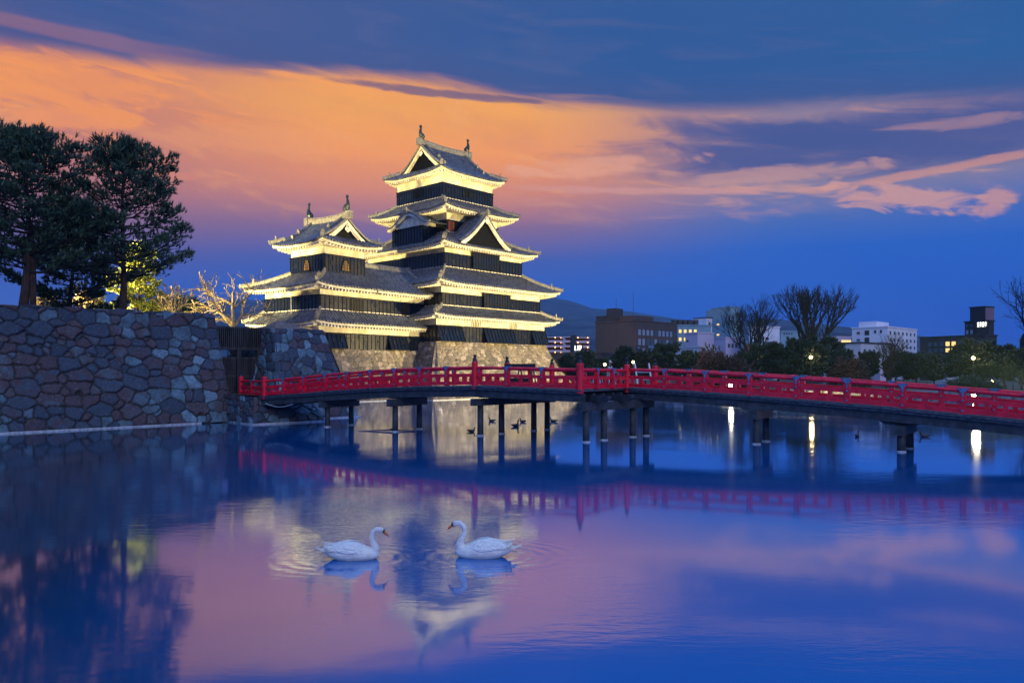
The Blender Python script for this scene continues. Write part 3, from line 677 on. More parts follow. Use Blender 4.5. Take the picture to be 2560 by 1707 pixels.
def gable(parent, face, cpos, front, back, half, zb, za, kind='tri', board_h=.34, lat=M['lattice'], name='gable', roofc=.42, end_z=.0, infill_in=.5, orn=True):
    """gable whose front stands at coordinate `front`, centred at cpos, ridge running back to `back`.
    face 'f': front plane is b=front, lateral axis a. face 'l': front plane is a=front, lateral axis b."""
    def W(s, d, z): return Vector((cpos + s, d, z)) if face == 'f' else Vector((d, cpos - s, z))
    def zc(u):           # u = |s|/half
        u = abs(u)
        if kind == 'tri': return zb + (za - zb) * ((1 - u) * (1 - roofc) + roofc * (1 - u) ** 2)
        return zb + (za - zb) * (.5 + .5 * math.cos(math.pi * min(1, u))) + (.10 * max(0, u - .8) / .2 if u > .8 else 0)
    n = 10; g = []
    for i in range(-n, n + 1):
        u = i / n; g.append([W(u * half, front + (back - front) * j / 4, zc(u)) for j in range(5)])
    b = MB(); b.grid(g)
    b.grid([[p - Vector((0, 0, .1)) for p in [r[0] for r in g]], [r[0] for r in g]])
    m_ = max(2, int(abs(back - front) / .31))
    for k in range(m_ + 1):
        d = front + (back - front) * k / m_
        for s_ in (-1, 1):
            pts = [W(s_ * half * j / 7, d, zc(j / 7) + .01) for j in range(8)]
            b.sweep(pts, [(-.06, -.02), (.06, -.02), (.045, .045), (0, .075), (-.045, .045)])
    ro = b.build(name, M['tile'], parent)
    # verge rolls and ridge
    v = MB(); fo = (front - back) / abs(front - back)
    for s_ in (-1, 1):
        pts = [W(s_ * half * j / 9, front - fo * .22, zc(j / 9) + .06) for j in range(10)]
        v.sweep(pts, [(-.11, -.08), (.11, -.08), (.11, .06), (0, .15), (-.11, .06)])
        for j in range(14):
            u = (j + .5) / 14; p = W(s_ * half * u, front + fo * .02, zc(u) - .02); v.box(p, (.11, .11, .11))
    v.sweep([W(0, front + fo * .08, za + .12), W(0, back, za + .12)], [(-.14, -.14), (.14, -.14), (.14, .12), (0, .24), (-.14, .12)])
    p = W(0, front + fo * .12, za + .1); v.box(p + Vector((0, 0, .05)), (.34, .34, .42)); v.box(p + Vector((0, 0, .36)), (.12, .12, .24))
    v.build('ridge', M['ridge'], ro)
    # bargeboards: two stepped white bands following the curve
    bb = MB()
    for dd, dz, hh in ((0., -.10, board_h), (-.10, -.10 - board_h * .72, board_h * .6)):
        for s_ in (-1, 1):
            pts = [W(s_ * half * (.985 - (0 if dd == 0 else .05)) * j / 12, front + fo * (dd - .02), zc(j / 12 * (.985 if dd == 0 else .93)) + dz - hh / 2) for j in range(13)]
            for j in range(12):
                p, q = pts[j], pts[j + 1]; th = Vector((0, 0, hh / 2)); dp = (W(0, -fo * .09, 0) - W(0, 0, 0))
                bb.add([p - th, q - th, q + th, p + th, p - th + dp, q - th + dp, q + th + dp, p + th + dp], [(0, 1, 2, 3), (7, 6, 5, 4), (0, 4, 5, 1), (3, 2, 6, 7)])
    bb.build('bargeboard', M['plaster'], ro)
    # infill
    f = MB(); di = front - fo * infill_in
    f.poly([W(-half * .97, di, zb - .05)] + [W(half * (i / 10), di, zc(i / 10) - .12) for i in range(-10, 11)] + [W(half * .97, di, zb - .05)], W(0, -fo * .08, 0) - W(0, 0, 0))
    fi = f.build('gable_infill', lat, ro)
    if kind == 'tri':
        l_ = MB(); st = .15; k = int(half * .9 / st)
        for i in range(-k, k + 1):
            x = i * st; zt = zc(x / half) - .25
            if zt > zb + .1: l_.bar(W(x, di + fo * .03, zb), W(x, di + fo * .03, zt), .045, .045)
        z = zb + .12
        while z < za - .7:
            x = half * max(0, 1 - (z - zb + .2) / (za - zb)) ** 1.0 * .95
            l_.bar(W(-x, di + fo * .03, z), W(x, di + fo * .03, z), .04, .04); z += .16
        l_.build('lattice', M['batten'], fi)
    if orn:     # hanging ornament
        o = MB(); c = W(0, front + fo * .05, za - .35 - board_h * .9); k_ = (za - zb) / 3.2; ax = W(1, 0, 0) - W(0, 0, 0); dp = (W(0, fo * .07, 0) - W(0, 0, 0))
        for ox, oz, r in ((0, .16, .2), (-.17, -.06, .17), (.17, -.06, .17), (0, -.2, .15)):
            cc_ = c + ax * ox * k_ + Vector((0, 0, oz * k_)); o.poly([cc_ + (ax * math.cos(a) + Vector((0, 0, math.sin(a)))) * r * k_ for a in [2 * math.pi * i / 10 for i in range(10)]], dp * (1 + .1 * ox))
        oo = o.build('pendant_ornament', M['plaster'], ro)
        h_ = MB(); cc_ = c + Vector((0, 0, .18 * k_)) + dp * 1.02; h_.poly([cc_ + (ax * math.cos(a) + Vector((0, 0, math.sin(a)))) * .085 * k_ for a in [2 * math.pi * i / 8 for i in range(8)]], dp * .2); h_.build('boss', M['dark'], oo)
    return ro

def irimoya(parent, outer, wallrect, z0, zr, axis, gin, up=.34, wall=1.0, zs=.3, c=.42):
    """hip-and-gable top roof; axis 'a' or 'b' = direction of the ridge; gin = inset of the gable planes"""
    A0, A1, B0, B1 = outer
    if axis == 'a': D = (B1 - B0) / 2; tg = gin / D; L = A1 - A0; Ls = B1 - B0
    else: D = (A1 - A0) / 2; tg = gin / D; L = B1 - B0; Ls = A1 - A0
    ov = .42
    xl = lambda t: min(t * D, gin - ov); xr = lambda t: L - min(t * D, gin - ov)
    zg = z0 + (zr - z0) * prof(tg, c)
    long_ = [Roof((A0, B0, 0), (1, 0, 0), (0, 1, 0), L, D, z0, zr, xl, xr, up, c), Roof((A1, B1, 0), (-1, 0, 0), (0, -1, 0), L, D, z0, zr, xl, xr, up, c)] if axis == 'a' else \
            [Roof((A0, B1, 0), (0, -1, 0), (1, 0, 0), L, D, z0, zr, xl, xr, up, c), Roof((A1, B0, 0), (0, 1, 0), (-1, 0, 0), L, D, z0, zr, xl, xr, up, c)]
    class End(Roof):
        def z(s, x, t):
            dc = max(0., min(x - s.xl(t), s.xr(t) - x))
            return z0 + (zr - z0) * prof(t * tg, c) + up * max(0., 1 - dc / s.Lc) ** 2.2 * max(0., 1 - t * tg) ** 1.3
    exl = lambda t: t * gin; exr = lambda t: Ls - t * gin
    ends = [End((A0, B1, 0), (0, -1, 0), (1, 0, 0), Ls, gin, z0, zg, exl, exr, up), End((A1, B0, 0), (0, 1, 0), (-1, 0, 0), Ls, gin, z0, zg, exl, exr, up)] if axis == 'a' else \
           [End((A0, B0, 0), (1, 0, 0), (0, 1, 0), Ls, gin, z0, zg, exl, exr, up), End((A1, B1, 0), (-1, 0, 0), (0, -1, 0), Ls, gin, z0, zg, exl, exr, up)]
    b = MB(); e = MB()
    for r in long_: r.surface(b, 36, 14)
    for r in ends: r.surface(b)
    for r in long_ + ends: r.ribs(b); r.eave(e, wall, zs)
    ro = b.build('roof', M['tile'], parent); e.build('eave', M['eave_plaster'], ro)
    tg2 = (gin - ov) / D
    for r in long_:
        for s_ in (0, 1):
            hx = r.xl if s_ == 0 else r.xr
            hip_ridge(ro, [r.P(hx(t), t) for t in [tg2 * j / 6 for j in range(7)]], .24)
            # descending ridge beside the verge
            off = .62 if s_ == 0 else -.62
            hip_ridge(ro, [r.P(hx(t) + off, t, -.02) for t in [tg * 1.02 + (.97 - tg * 1.02) * j / 8 for j in range(9)]], .2, 'descending_ridge')
            vb = MB(); vp = [r.P(hx(t), t, .03) for t in [tg2 + (1 - tg2) * j / 10 for j in range(11)]]; vb.sweep(vp, [(-.12, -.1), (.12, -.1), (.12, .05), (0, .14), (-.12, .05)]); vb.build('verge_roll', M['ridge'], ro)
    # gable faces with bargeboards, ornaments, lattice
    for e_i, r in enumerate(ends):
        lo = long_[0] if True else long_[1]
        ctr = Ls / 2
        def Wd(s_, inset, z): q = r.o + r.d * (ctr + s_) + r.i * inset; return Vector((q.x, q.y, z))
        def zc(s_): return z0 + (zr - z0) * prof(1 - abs(s_) / D, c)
        hw = D - gin + .15; front = gin - ov + .04
        bb = MB()
        for k2, (ins, dz, hh) in enumerate(((0., -.10, .36), (.11, -.38, .22))):
            for s_ in (-1, 1):
                pts = [Wd(s_ * (hw + .25) * j / 12, front + ins, zc((hw + .25) * j / 12) + dz - hh / 2) for j in range(13)]; th = Vector((0, 0, hh / 2)); dp = r.i * .09
                for j in range(12):
                    p, q = pts[j], pts[j + 1]; bb.add([p - th, q - th, q + th, p + th, p - th + dp, q - th + dp, q + th + dp, p + th + dp], [(0, 1, 2, 3), (7, 6, 5, 4), (0, 4, 5, 1), (3, 2, 6, 7)])
        bb.build('bargeboard', M['plaster'], ro)
        f = MB(); f.poly([Wd(-hw, gin + .1, zg - .1)] + [Wd(hw * i / 10, gin + .1, zc(hw * i / 10) - .15) for i in range(-10, 11)] + [Wd(hw, gin + .1, zg - .1)], r.i * .1)
        fi = f.build('gable_infill', M['lattice'], ro)
        l_ = MB(); k = int(hw / .16)
        for i in range(-k, k + 1):
            zt = zc(i * .16) - .3
            if zt > zg + .15: l_.bar(Wd(i * .16, gin + .06, zg), Wd(i * .16, gin + .06, zt), .04, .04)
        z = zg + .15
        while z < zr - 1.0:
            xx = hw * max(0, 1 - (z - zg + .25) / (zr - zg)); l_.bar(Wd(-xx, gin + .06, z), Wd(xx, gin + .06, z), .035, .035); z += .17
        l_.build('lattice', M['batten'], fi)
        o = MB(); k_ = 1.0; cc0 = Wd(0, front - .05, zr - .95)
        for ox, oz, rr in ((0, .18, .2), (-.17, -.06, .17), (.17, -.06, .17), (0, -.2, .15)):
            q = cc0 + r.d * ox + Vector((0, 0, oz)); o.poly([q + (r.d * math.cos(a) + Vector((0, 0, math.sin(a)))) * rr for a in [2 * math.pi * i / 10 for i in range(10)]], -r.i * (.07 + .01 * abs(ox)))
        oo = o.build('pendant_ornament', M['plaster'], ro)
        h_ = MB(); q = cc0 + Vector((0, 0, .2)) - r.i * .075; h_.poly([q + (r.d * math.cos(a) + Vector((0, 0, math.sin(a)))) * .09 for a in [2 * math.pi * i / 8 for i in range(8)]], -r.i * .02); h_.build('boss', M['dark'], oo)
    # main ridge, slightly sagging, with fish at both ends
    m0 = long_[0]; rb = MB(); x0, x1 = gin - ov - .15, L - gin + ov + .15; pts = []
    for j in range(17):
        s_ = j / 16; q = m0.o + m0.d * (x0 + (x1 - x0) * s_) + m0.i * D; pts.append(Vector((q.x, q.y, zr + .18 + .22 * (2 * s_ - 1) ** 2)))
    rb.sweep(pts, [(-.2, -.32), (.2, -.32), (.17, .12), (.2, .14), (.1, .3), (-.1, .3), (-.2, .14), (-.17, .12)])
    for j in range(int((x1 - x0) / .3)):
        s_ = (j + .5) / int((x1 - x0) / .3); q = m0.o + m0.d * (x0 + (x1 - x0) * s_) + m0.i * D; rb.box((q.x, q.y, zr + .40 + .22 * (2 * s_ - 1) ** 2), (.16, .16, .16) if True else 0)
    for p, s_ in ((pts[0], -1), (pts[-1], 1)): rb.box(p + m0.d * s_ * .06 + Vector((0, 0, -.1)), (.5, .5, .75))
    rid = rb.build('main_ridge', M['ridge'], ro)
    shachi(rid, pts[0] + Vector((0, 0, .3)) + m0.d * .15, m0.d * 1.0); shachi(rid, pts[-1] + Vector((0, 0, .3)) - m0.d * .15, m0.d * -1.0)
    return ro, zg

KY, TY = 42.8, 37.6
KO, TO = (-7.46, 76.), (-16.95, 67.7)
def wp(O, yaw, a, b):
    t = R_(yaw); return O[0] + a * math.sin(t) - b * math.cos(t), O[1] + a * math.cos(t) + b * math.sin(t)

# ---- stone bases
def base(name, O, yaw, rect, H, sp, label, seed, splay_sides=(1, 1, 1, 1)):
    a0, a1, b0, b1 = rect; r = empty(name, (O[0], O[1], 0), R_(90 - yaw), label, 'stone base')
    T = [Vector((a0, b0, H)), Vector((a1, b0, H)), Vector((a1, b1, H)), Vector((a0, b1, H))]
    s = [v * sp for v in splay_sides]
    Bt = [Vector((a0 - s[3], b0 - s[0], 0)), Vector((a1 + s[1], b0 - s[0], 0)), Vector((a1 + s[1], b1 + s[2], 0)), Vector((a0 - s[3], b1 + s[2], 0))]
    stone_face('wall_face', Bt[0], Bt[1], T[1], T[0], M['stone_warm'], .68, .46, .10, .07, seed, r, quoin=(.6, .6), sag=.38)
    stone_face('wall_face', Bt[3], Bt[0], T[0], T[3], M['stone_warm'], .68, .46, .10, .09, seed + 1, r, quoin=(0, .6), sag=.38)
    stone_face('wall_face', Bt[1], Bt[2], T[2], T[1], M['stone_warm'], .68, .46, .10, .12, seed + 2, r, sag=.38)
    b = MB(); i_ = .45; Bi = [Bt[0] + Vector((i_, i_, -.3)), Bt[1] + Vector((-i_, i_, -.3)), Bt[2] + Vector((-i_, -i_, -.3)), Bt[3] + Vector((i_, -i_, -.3))]; Ti = [T[0] + Vector((.02, .02, -.02)), T[1] + Vector((-.02, .02, -.02)), T[2] + Vector((-.02, -.02, -.02)), T[3] + Vector((.02, -.02, -.02))]
    Mi = [(p + q) / 2 + (q - p) * Vector((1, 1, 0)).length * 0 for p, q in zip(Bi, Ti)]
    ctr = Vector(((a0 + a1) / 2, (b0 + b1) / 2, 0)); Mi = [m_ + (ctr - m_) * .06 * Vector((1, 1, 0)).normalized().length for m_ in Mi]
    for q, z in zip(Mi, [H * .45] * 4): q.z = z
    b.add(Bi + Mi + Ti, [(3, 2, 1, 0), (8, 9, 10, 11)] + [(i, (i + 1) % 4, 4 + (i + 1) % 4, 4 + i) for i in range(4)] + [(4 + i, 4 + (i + 1) % 4, 8 + (i + 1) % 4, 8 + i) for i in range(4)])
    b.build('wall_core', M['stone_warm'], r)
    rim('waterline_rim', [tuple(Bt[3] + Vector((-.1, 0, 0))), tuple(Bt[0] + Vector((-.1, -.1, 0))), tuple(Bt[1] + Vector((.1, -.1, 0))), tuple(Bt[2])], r, .08)
    return r
base('keep_base', KO, KY, (-.1, 16.5, -.1, 15.7), 5.62, 3.2, 'tan stone base under the tall main keep, its right corner sloping into the moat', 31)
base('turret_base', TO, TY, (-.1, 14.5, -.1, 8.6), 4.68, 2.4, 'tan stone base under the smaller left turret beside the bastion', 41)

# ---- main keep
K = empty('castle_keep', (KO[0], KO[1], 5.6), R_(90 - KY), 'tall five-roofed black and white main castle keep lit by yellow floodlights', 'castle keep')
kz = -5.6
Kr = bpy.data.objects.new('tmp', None)
def mk(fn, *a, **k): return fn(*a, **k)
KP = K
# all keep geometry is written with true heights and then lowered to the empty
def lower(root, dz):
    for ch in root.children:
        ch.location.z += dz
S1 = (0, 16.4, 0, 15.6); S2 = (.7, 15.6, 0.0, 15.6); S3 = (2.4, 14.0, 1.4, 14.2); S4 = (4.4, 12.0, 3.3, 12.3); S5 = (4.4, 12.0, 4.0, 11.5)
clad(KP, *S1, 5.62, 7.22, 8.3)
clad(KP, .75, 15.6, .06, 15.5, 8.9, 10.47, 11.7)
clad(KP, *S3, 13.1, 14.78, 16.0)
clad(KP, *S4, 16.9, 18.65, 20.1)
clad(KP, *S5, 21.0, 22.71, 24.2, step=.42)
def grow(r, o): return (r[0] - o, r[1] + o, r[2] - o, r[3] + o)
ring(KP, 'roof', (-1.35, 17.75, -1.35, 16.9), (.75, 15.6, .02, 15.5), 8.2, 9.24, 1.35, .25)
ring(KP, 'roof', grow((.7, 15.6, 0, 15.6), 1.75), S3, 11.42, 13.36, 1.7, .30)
ring(KP, 'roof', grow(S3, 1.45), S4, 15.6, 17.4, 1.45, .30)
ring(KP, 'roof', grow(S4, 1.85), S5, 19.72, 21.16, 1.85, .32)
irimoya(KP, grow(S5, 1.1), S5, 23.88, 27.55, 'a', 1.75, .38, 1.1)
# chidori gable on the right face of the third roof
gable(KP, 'f', 7.35, .25, 4.2, 3.75, 16.0, 19.25, 'tri', .36)
# projecting bay with an undulating gable on the left face
b = MB(); b.box((3.4, 7.2, 16.9), (2.2, 5.0, 2.3)); bay = b.build('board_bay', M['lacquer'], KP)
b = MB()
for i in range(12): b.box((2.27, 4.7 + i * 5.0 / 11, 16.9), (.06, .06, 2.3))
for i in range(5): b.box((2.35 + i * .5, 4.68, 16.9), (.06, .06, 2.3))
b.box((2.27, 7.2, 18.0), (.1, 5.2, .1)); b.build('batten', M['batten'], bay)
b = MB(); b.box((3.5, 7.2, 18.35), (2.0, 4.6, .7)); bw = b.build('plaster_wall', M['plaster'], KP)
barwin(KP, 'l', 6.2, 8.2, 18.2, 18.62, 2.5, M['plaster'], M['dark'], 12, False)
gable(KP, 'l', 6.6, 1.75, 4.6, 3.4, 18.05, 19.5, 'wave', .24, lat=M['plaster'], orn=False, infill_in=.35)
# windows and bays
for x in (.35 + .9 * 0,): pass
for (x0, x1) in ((0., 3.32), (6.48, 10.98), (14.05, 16.4)): flare(KP, x0, x1, 5.66, 7.24, -.08)
for (x0, x1) in ((4.83, 6.25), (10.6, 11.85)): barwin(KP, 'f', x0, x1, 7.32, 8.1, 0., M['plaster'], M['dark'], 6, False, out=.03)
for (x0, x1, z0, z1, pos) in ((6.4, 10.4, 9.35, 10.85, .06), (6.15, 10.1, 13.6, 15.25, 1.4)):
    b = MB(); b.box(((x0 + x1) / 2, pos - .18, (z0 + z1) / 2), (x1 - x0, .3, z1 - z0)); fb = b.build('flap_shutter', M['lacquer'], KP)
    b = MB()
    for i in range(11): b.box((x0 + (x1 - x0) * i / 10, pos - .35, (z0 + z1) / 2), (.05, .05, z1 - z0))
    b.box(((x0 + x1) / 2, pos - .36, z1), (x1 - x0 + .2, .12, .08)); b.box(((x0 + x1) / 2, pos - .37, z0 + .4), (x1 - x0 - .2, .08, .06)); b.build('batten', M['batten'], fb)
for (x0, x1) in ((7.29, 8.01), (8.25, 8.99)): barwin(KP, 'f', x0, x1, 21.75, 22.5, 4., M['batten'], M['window_blue'], 5)
for (x0, x1) in ((7.88, 8.59), (6.95, 7.68)): barwin(KP, 'l', x0, x1, 21.75, 22.5, 4.4, M['batten'], M['window_blue'], 5)
barwin(KP, 'f', 4.55, 5.3, 17.6, 18.5, 3.3, mat('red_brown_bars', (.20, .05, .03), .6), M['dark'], 4)
barwin(KP, 'l', 11.4, 12.1, 13.7, 14.4, 2.4, M['batten'], M['dark'], 4)
for x in (5.1, 6.3, 9.6, 10.9, 11.5): hole(KP, 'f', x, 22.0, 4.0)
for x in (10.6, 9.4, 5.9, 4.9): hole(KP, 'l', x, 22.0, 4.4)
for x, z in ((3.4, 13.95), (4.9, 13.95), (10.7, 13.95), (12.6, 13.95)): hole(KP, 'f', x, z, 1.4)
for x in (2.6, 4.2, 5.9, 7.6, 9.3): hole(KP, 'l', x, 14.1, 2.4)
for x in (3.7, 5.6, 11.0, 14.6): hole(KP, 'f', x, 9.75, .06)
for x in (5.6, 12.9): hole(KP, 'f', x, 6.5, 0.)
for x in (1.2,): hole(KP, 'l', x, 6.5, 0.)
# lightning rod and corner brackets
for (x, y, z) in ((4.4, 4., 23.7), (12., 4., 23.7), (4.4, 3.3, 19.75), (12., 3.3, 19.75), (2.4, 1.4, 15.6), (14, 1.4, 15.6)):
    b = MB(); b.bar((x, y, z), (x + (-.75 if x < 8 else .75), y - .75, z + .05), .18, .18); b.build('corner_beam', M['eave_plaster'], KP)
lower(K, kz)

# ---- left turret with the joined gallery
T = empty('castle_turret', (TO[0], TO[1], 4.66), R_(90 - TY), 'smaller three-roofed black and white turret left of the main keep, lit yellow', 'castle turret')
clad(T, 0, 14.2, 0, 8.3, 4.7, 6.1, 7.35)
clad(T, .18, 14.0, .05, 8.1, 7.9, 9.42, 10.5)
clad(T, 1.05, 5.65, .5, 5.33, 11.3, 13.15, 14.6, step=.42)
ring(T, 'roof', (-1.2, 14.2, -1.2, 9.5), (.18, 14.0, .05, 8.1), 7.0, 8.15, 1.2, .22, sides='flb')
# second roof: skirt round the turret tower, running on as a gabled gallery roof to the keep
ov = 1.5; A0, A1, B0, B1 = .18 - ov, 13.6, .05 - ov, 8.1 + ov; zE = 10.22
b = MB(); e = MB()
rl = Roof((A0, B1, 0), (0, -1, 0), (1, 0, 0), B1 - B0, 1.05 - A0, zE, 11.65, lambda t: t * (B1 - 5.33), lambda t: (B1 - B0) - t * (.5 - B0), .3)
rf = Roof((A0, B0, 0), (1, 0, 0), (0, 1, 0), 5.65 - A0, .5 - B0, zE, 11.65, lambda t: t * (1.05 - A0), lambda t: 5.65 - A0, .3); rf.Lc = 3.2
_z = rf.z
def zf(x, t): dc = max(0., x - rf.xl(t)); return zE + (11.65 - zE) * prof(t) + .3 * max(0., 1 - dc / 3.2) ** 2.2 * (1 - t) ** 1.3
rf.z = zf
rg = Roof((5.65, B0, 0), (1, 0, 0), (0, 1, 0), A1 - 5.65, 3.4, zE, 12.75, lambda t: 0., lambda t: (A1 - 5.65) - t * .9, .25, .3)
def zg_(x, t): return zE + (12.75 - zE) * (prof(t, .25)) + .28 * max(0., 1 - (A1 - 5.65 - x) / 3.) ** 2.2 * (1 - t) ** 1.3
rg.z = zg_
rr = Roof((A1, B0 + 6.8, 0), (-1, 0, 0), (0, -1, 0), A1 - 5.65, 3.4, zE, 12.75, lambda t: t * .9, lambda t: A1 - 5.65, .1, .3)
rk = Roof((A1, B1, 0), (-1, 0, 0), (0, -1, 0), A1 - A0, B1 - 5.33, zE, 11.65, lambda t: 0., lambda t: (A1 - A0) - t * (1.05 - A0), .2)
for r in (rl, rf, rg, rr, rk):
    r.surface(b); r.ribs(b)
for r in (rl, rf, rg): r.eave(e, ov)
ro = b.build('roof', M['tile'], T); e.build('eave', M['eave_plaster'], ro)
hip_ridge(ro, [rf.P(rf.xl(t), t) for t in [j / 9 for j in range(10)]]); hip_ridge(ro, [rl.P(rl.xl(t), t) for t in [j / 9 for j in range(10)]])
hip_ridge(ro, [rg.P(rg.xr(t), t) for t in [j / 9 for j in range(10)]])
b = MB(); b.sweep([(5.6, B0 + 3.4, 12.85), (A1 - .8, B0 + 3.4, 12.85)], [(-.17, -.2), (.17, -.2), (.15, .2), (0, .34), (-.15, .2)]); b.box((A1 - .75, B0 + 3.4, 12.95), (.3, .4, .7)); b.build('gallery_ridge', M['ridge'], ro)
irimoya(T, (1.05 - 1.3, 5.65 + 1.3, .5 - 1.3, 5.33 + 1.3), (1.05, 5.65, .5, 5.33), 14.12, 16.65, 'b', 1.35, .34, 1.3, c=.36)
flare(T, .8, 2.79, 4.74, 6.1, -.08, .5); flare(T, 8.14, 10.54, 4.74, 6.1, -.08, .5)
for (x0, x1) in ((3.44, 5.11), (10.1, 11.03)): barwin(T, 'f', x0, x1, 8.2, 9.3, .05, M['lattice'], M['dark'], 9, False, 'lattice_window', .09)
# bell-shaped windows
def katomado(face, x, z, pos, ww=.85, hh=1.05):
    def W(s, dz, o): return Vector((x + s, pos - o, z + dz)) if face == 'f' else Vector((pos - o, x - s, z + dz))
    out = [(-ww / 2 - .06, 0), (-ww / 2 + .03, hh * .55), (-ww * .28, hh * .85), (0, hh), (ww * .28, hh * .85), (ww / 2 - .03, hh * .55), (ww / 2 + .06, 0)]
    b = MB(); b.poly([W(s, q, .085) for s, q in out], W(0, 0, .10) - W(0, 0, .08)); k = b.build('bell_window', mat('warm_dim_window', (.10, .05, .02), .6, emit=(.5, .2, .05), estr=.12), T)
    b = MB()
    for i in range(len(out) - 1): b.bar(W(*out[i], .12), W(*out[i + 1], .12), .08, .08)
    for i in (-1, 0, 1): b.bar(W(i * ww * .22, 0, .12), W(i * ww * .22, hh * (.93 if i == 0 else .78), .12), .035, .035)
    for q in (.25, .5, .75): b.bar(W(-ww * .42, hh * q, .12), W(ww * .42, hh * q, .12), .03, .03)
    b.bar(W(-ww * .62, 0, .12), W(ww * .62, 0, .12), .08, .08); b.build('frame', M['batten'], k)
katomado('f', 3.38, 11.85, .5); katomado('l', 2.9, 11.85, 1.05, .8)
for x in (1.75, 4.95): hole(T, 'f', x, 12.4, .5)
for x in (1.3, 4.4): hole(T, 'l', x, 12.4, 1.05)
for x in (1.3, 6.1, 8.2): hole(T, 'f', x, 8.8, .05)
for x in (1.6, 3.2, 5.1, 6.6): hole(T, 'l', x, 8.8, .18)
for x in (3.6, 5.2, 6.9, 12): hole(T, 'f', x, 5.5, 0.)
b = MB(); b.bar((.0, 3.9, 4.8), (.0, 3.9, 10.9), .05, .05); b.build('drain_pole', M['silver'], T)
lower(T, -4.66)
# watchtower block joining turret and keep, seen in the gap between their roofs
G = empty('connecting_gallery', (*wp(KO, KY, .75, 9.0), 5.6), R_(90 - KY), 'low dark gallery block tucked between the turret and the main keep', 'castle gallery')
b = MB(); b.box((-1.6, 1.5, 2.0), (3.4, 9, 4.2)); b.build('wall', M['lacquer'], G)
b = MB(); b.poly([(-3.6, -3.2, 4.1), (.2, -3.2, 5.2), (.2, 6.2, 5.2), (-3.6, 6.2, 4.1)], (0, 0, .15))
for i in range(30): b.bar((-3.6, -3.1 + i * .31, 4.3), (.2, -3.1 + i * .31, 5.4), .12, .1)
b.build('roof', M['tile'], G)

# ================================================================== BRIDGE
P2, P3, P4, P5 = Vector((-12.6, 39.3, 0)), Vector((-1.55, 32.2, 0)), Vector((2.57, 29.2, 0)), Vector((4.78, 32.1, 0))
P1 = Vector((-14.85, 42.3, 0)); DR = Vector((.787, -.617, 0)); P6 = P5 + DR * 17.4
JD = Vector((P5 - P4)).normalized(); Q3 = P4 + JD * 6.2; Q2 = Vector((1.9, 36.7, 0)); Q1 = Vector((-.22, 34.2, 0))
PL = (P3 - P2).normalized(); NL = Vector((-PL.y, PL.x, 0)); NRr = Vector((-DR.y, DR.x, 0))
Q0 = P2 + NL * 2.4
def pw(tab, x):
    for (a, b), (c, d) in zip(tab, tab[1:]):
        if x <= c: return b + (d - b) * max(0, (x - a)) / (c - a)
    return tab[-1][1]
LZ = [(0, 1.45), (2.5, 1.63), (5.0, 1.82), (7.2, 1.95), (9.5, 2.05), (13.1, 2.12)]
RZ = [(0, 2.04), (2, 1.97), (4, 1.87), (6, 1.76), (8, 1.64), (10, 1.51), (12, 1.36), (14, 1.20), (17.5, .95)]
def zl(p): return pw(LZ, (p - P2).dot(PL))
def zr_(p): return pw(RZ, (p - P5).dot(DR))
def zp(p): return 2.12 - .02 * max(0, (p - P3).length)
BR = empty('arched_bridge', (P3.x, P3.y, 0), 0, 'red-railed wooden footbridge on dark piles crossing the moat with a cranked middle', 'bridge')
BO = Vector((P3.x, P3.y, 0))
def V(p, z): return Vector((p.x - BO.x, p.y - BO.y, z))
HR = .80
def railing(a, b, n, zf, big0=False, big1=False, out=None):
    d = (b - a).normalized(); L = (b - a).length
    tr = MB(); K_ = 4
    for (z, wd, h) in ((.095, .11, .15), (.43, .10, .13)):
        sg = MB()
        for j in range(n * K_): 
            p, q = a + d * (L * j / (n * K_)), a + d * (L * (j + 1) / (n * K_)); sg.bar(V(p, zf(p) + z), V(q, zf(q) + z), wd, h)
        sg.build('rail', M['red'], BR)
    pts = [V(a + d * (L * j / 40), zf(a + d * (L * j / 40)) + HR - .065) for j in range(41)]
    tr.tube(pts, .066, 10); tr.build('handrail', M['red'], BR, smooth=True)
    for j in range(n + 1):
        if (j == 0 and big0) or (j == n and big1): continue
        p = a + d * (L * j / n); z = zf(p); b_ = MB(); ang = math.atan2(d.y, d.x)
        b_.box(V(p, z + .36), (.17, .15, .74), ang); po = b_.build('post', M['red'], BR)
        m_ = MB(); c = V(p, 0)
        sl = [(-.15, HR + .012), (.15, HR + .012), (.10, HR - .06), (.035, HR - .13), (.028, HR - .24), (0, HR - .27), (-.028, HR - .24), (-.035, HR - .13), (-.10, HR - .06)]
        for s_ in (-1, 1):
            nn = Vector((-d.y, d.x, 0)) * s_; o_ = c + nn * .077; 
            m_.poly([o_ + d * x + Vector((0, 0, z + zz)) for x, zz in (sl if s_ < 0 else sl[::-1])], nn * .012)
            for zz in (.10, .43):
                cc_ = o_ + Vector((0, 0, z + zz)); m_.poly([cc_ + d * math.cos(t) * .035 + Vector((0, 0, math.sin(t) * .035)) for t in [k * math.pi / 4 for k in range(8)][::(1 if s_ > 0 else -1)]], nn * .03)
        m_.bar(c - d * .15 + Vector((0, 0, z + HR + .004)), c + d * .15 + Vector((0, 0, z + HR + .004)), .182, .03)
        m_.build('metal_sleeve', M['sleeve'], po)
    for j in range(n):
        for f in (.5,) if L / n < 1.45 else (.38, .66):
            p = a + d * (L * (j + f) / n); b_ = MB(); b_.box(V(p, zf(p) + .27), (.14, .09, .26), math.atan2(d.y, d.x)); b_.build('baluster', M['red'], BR)
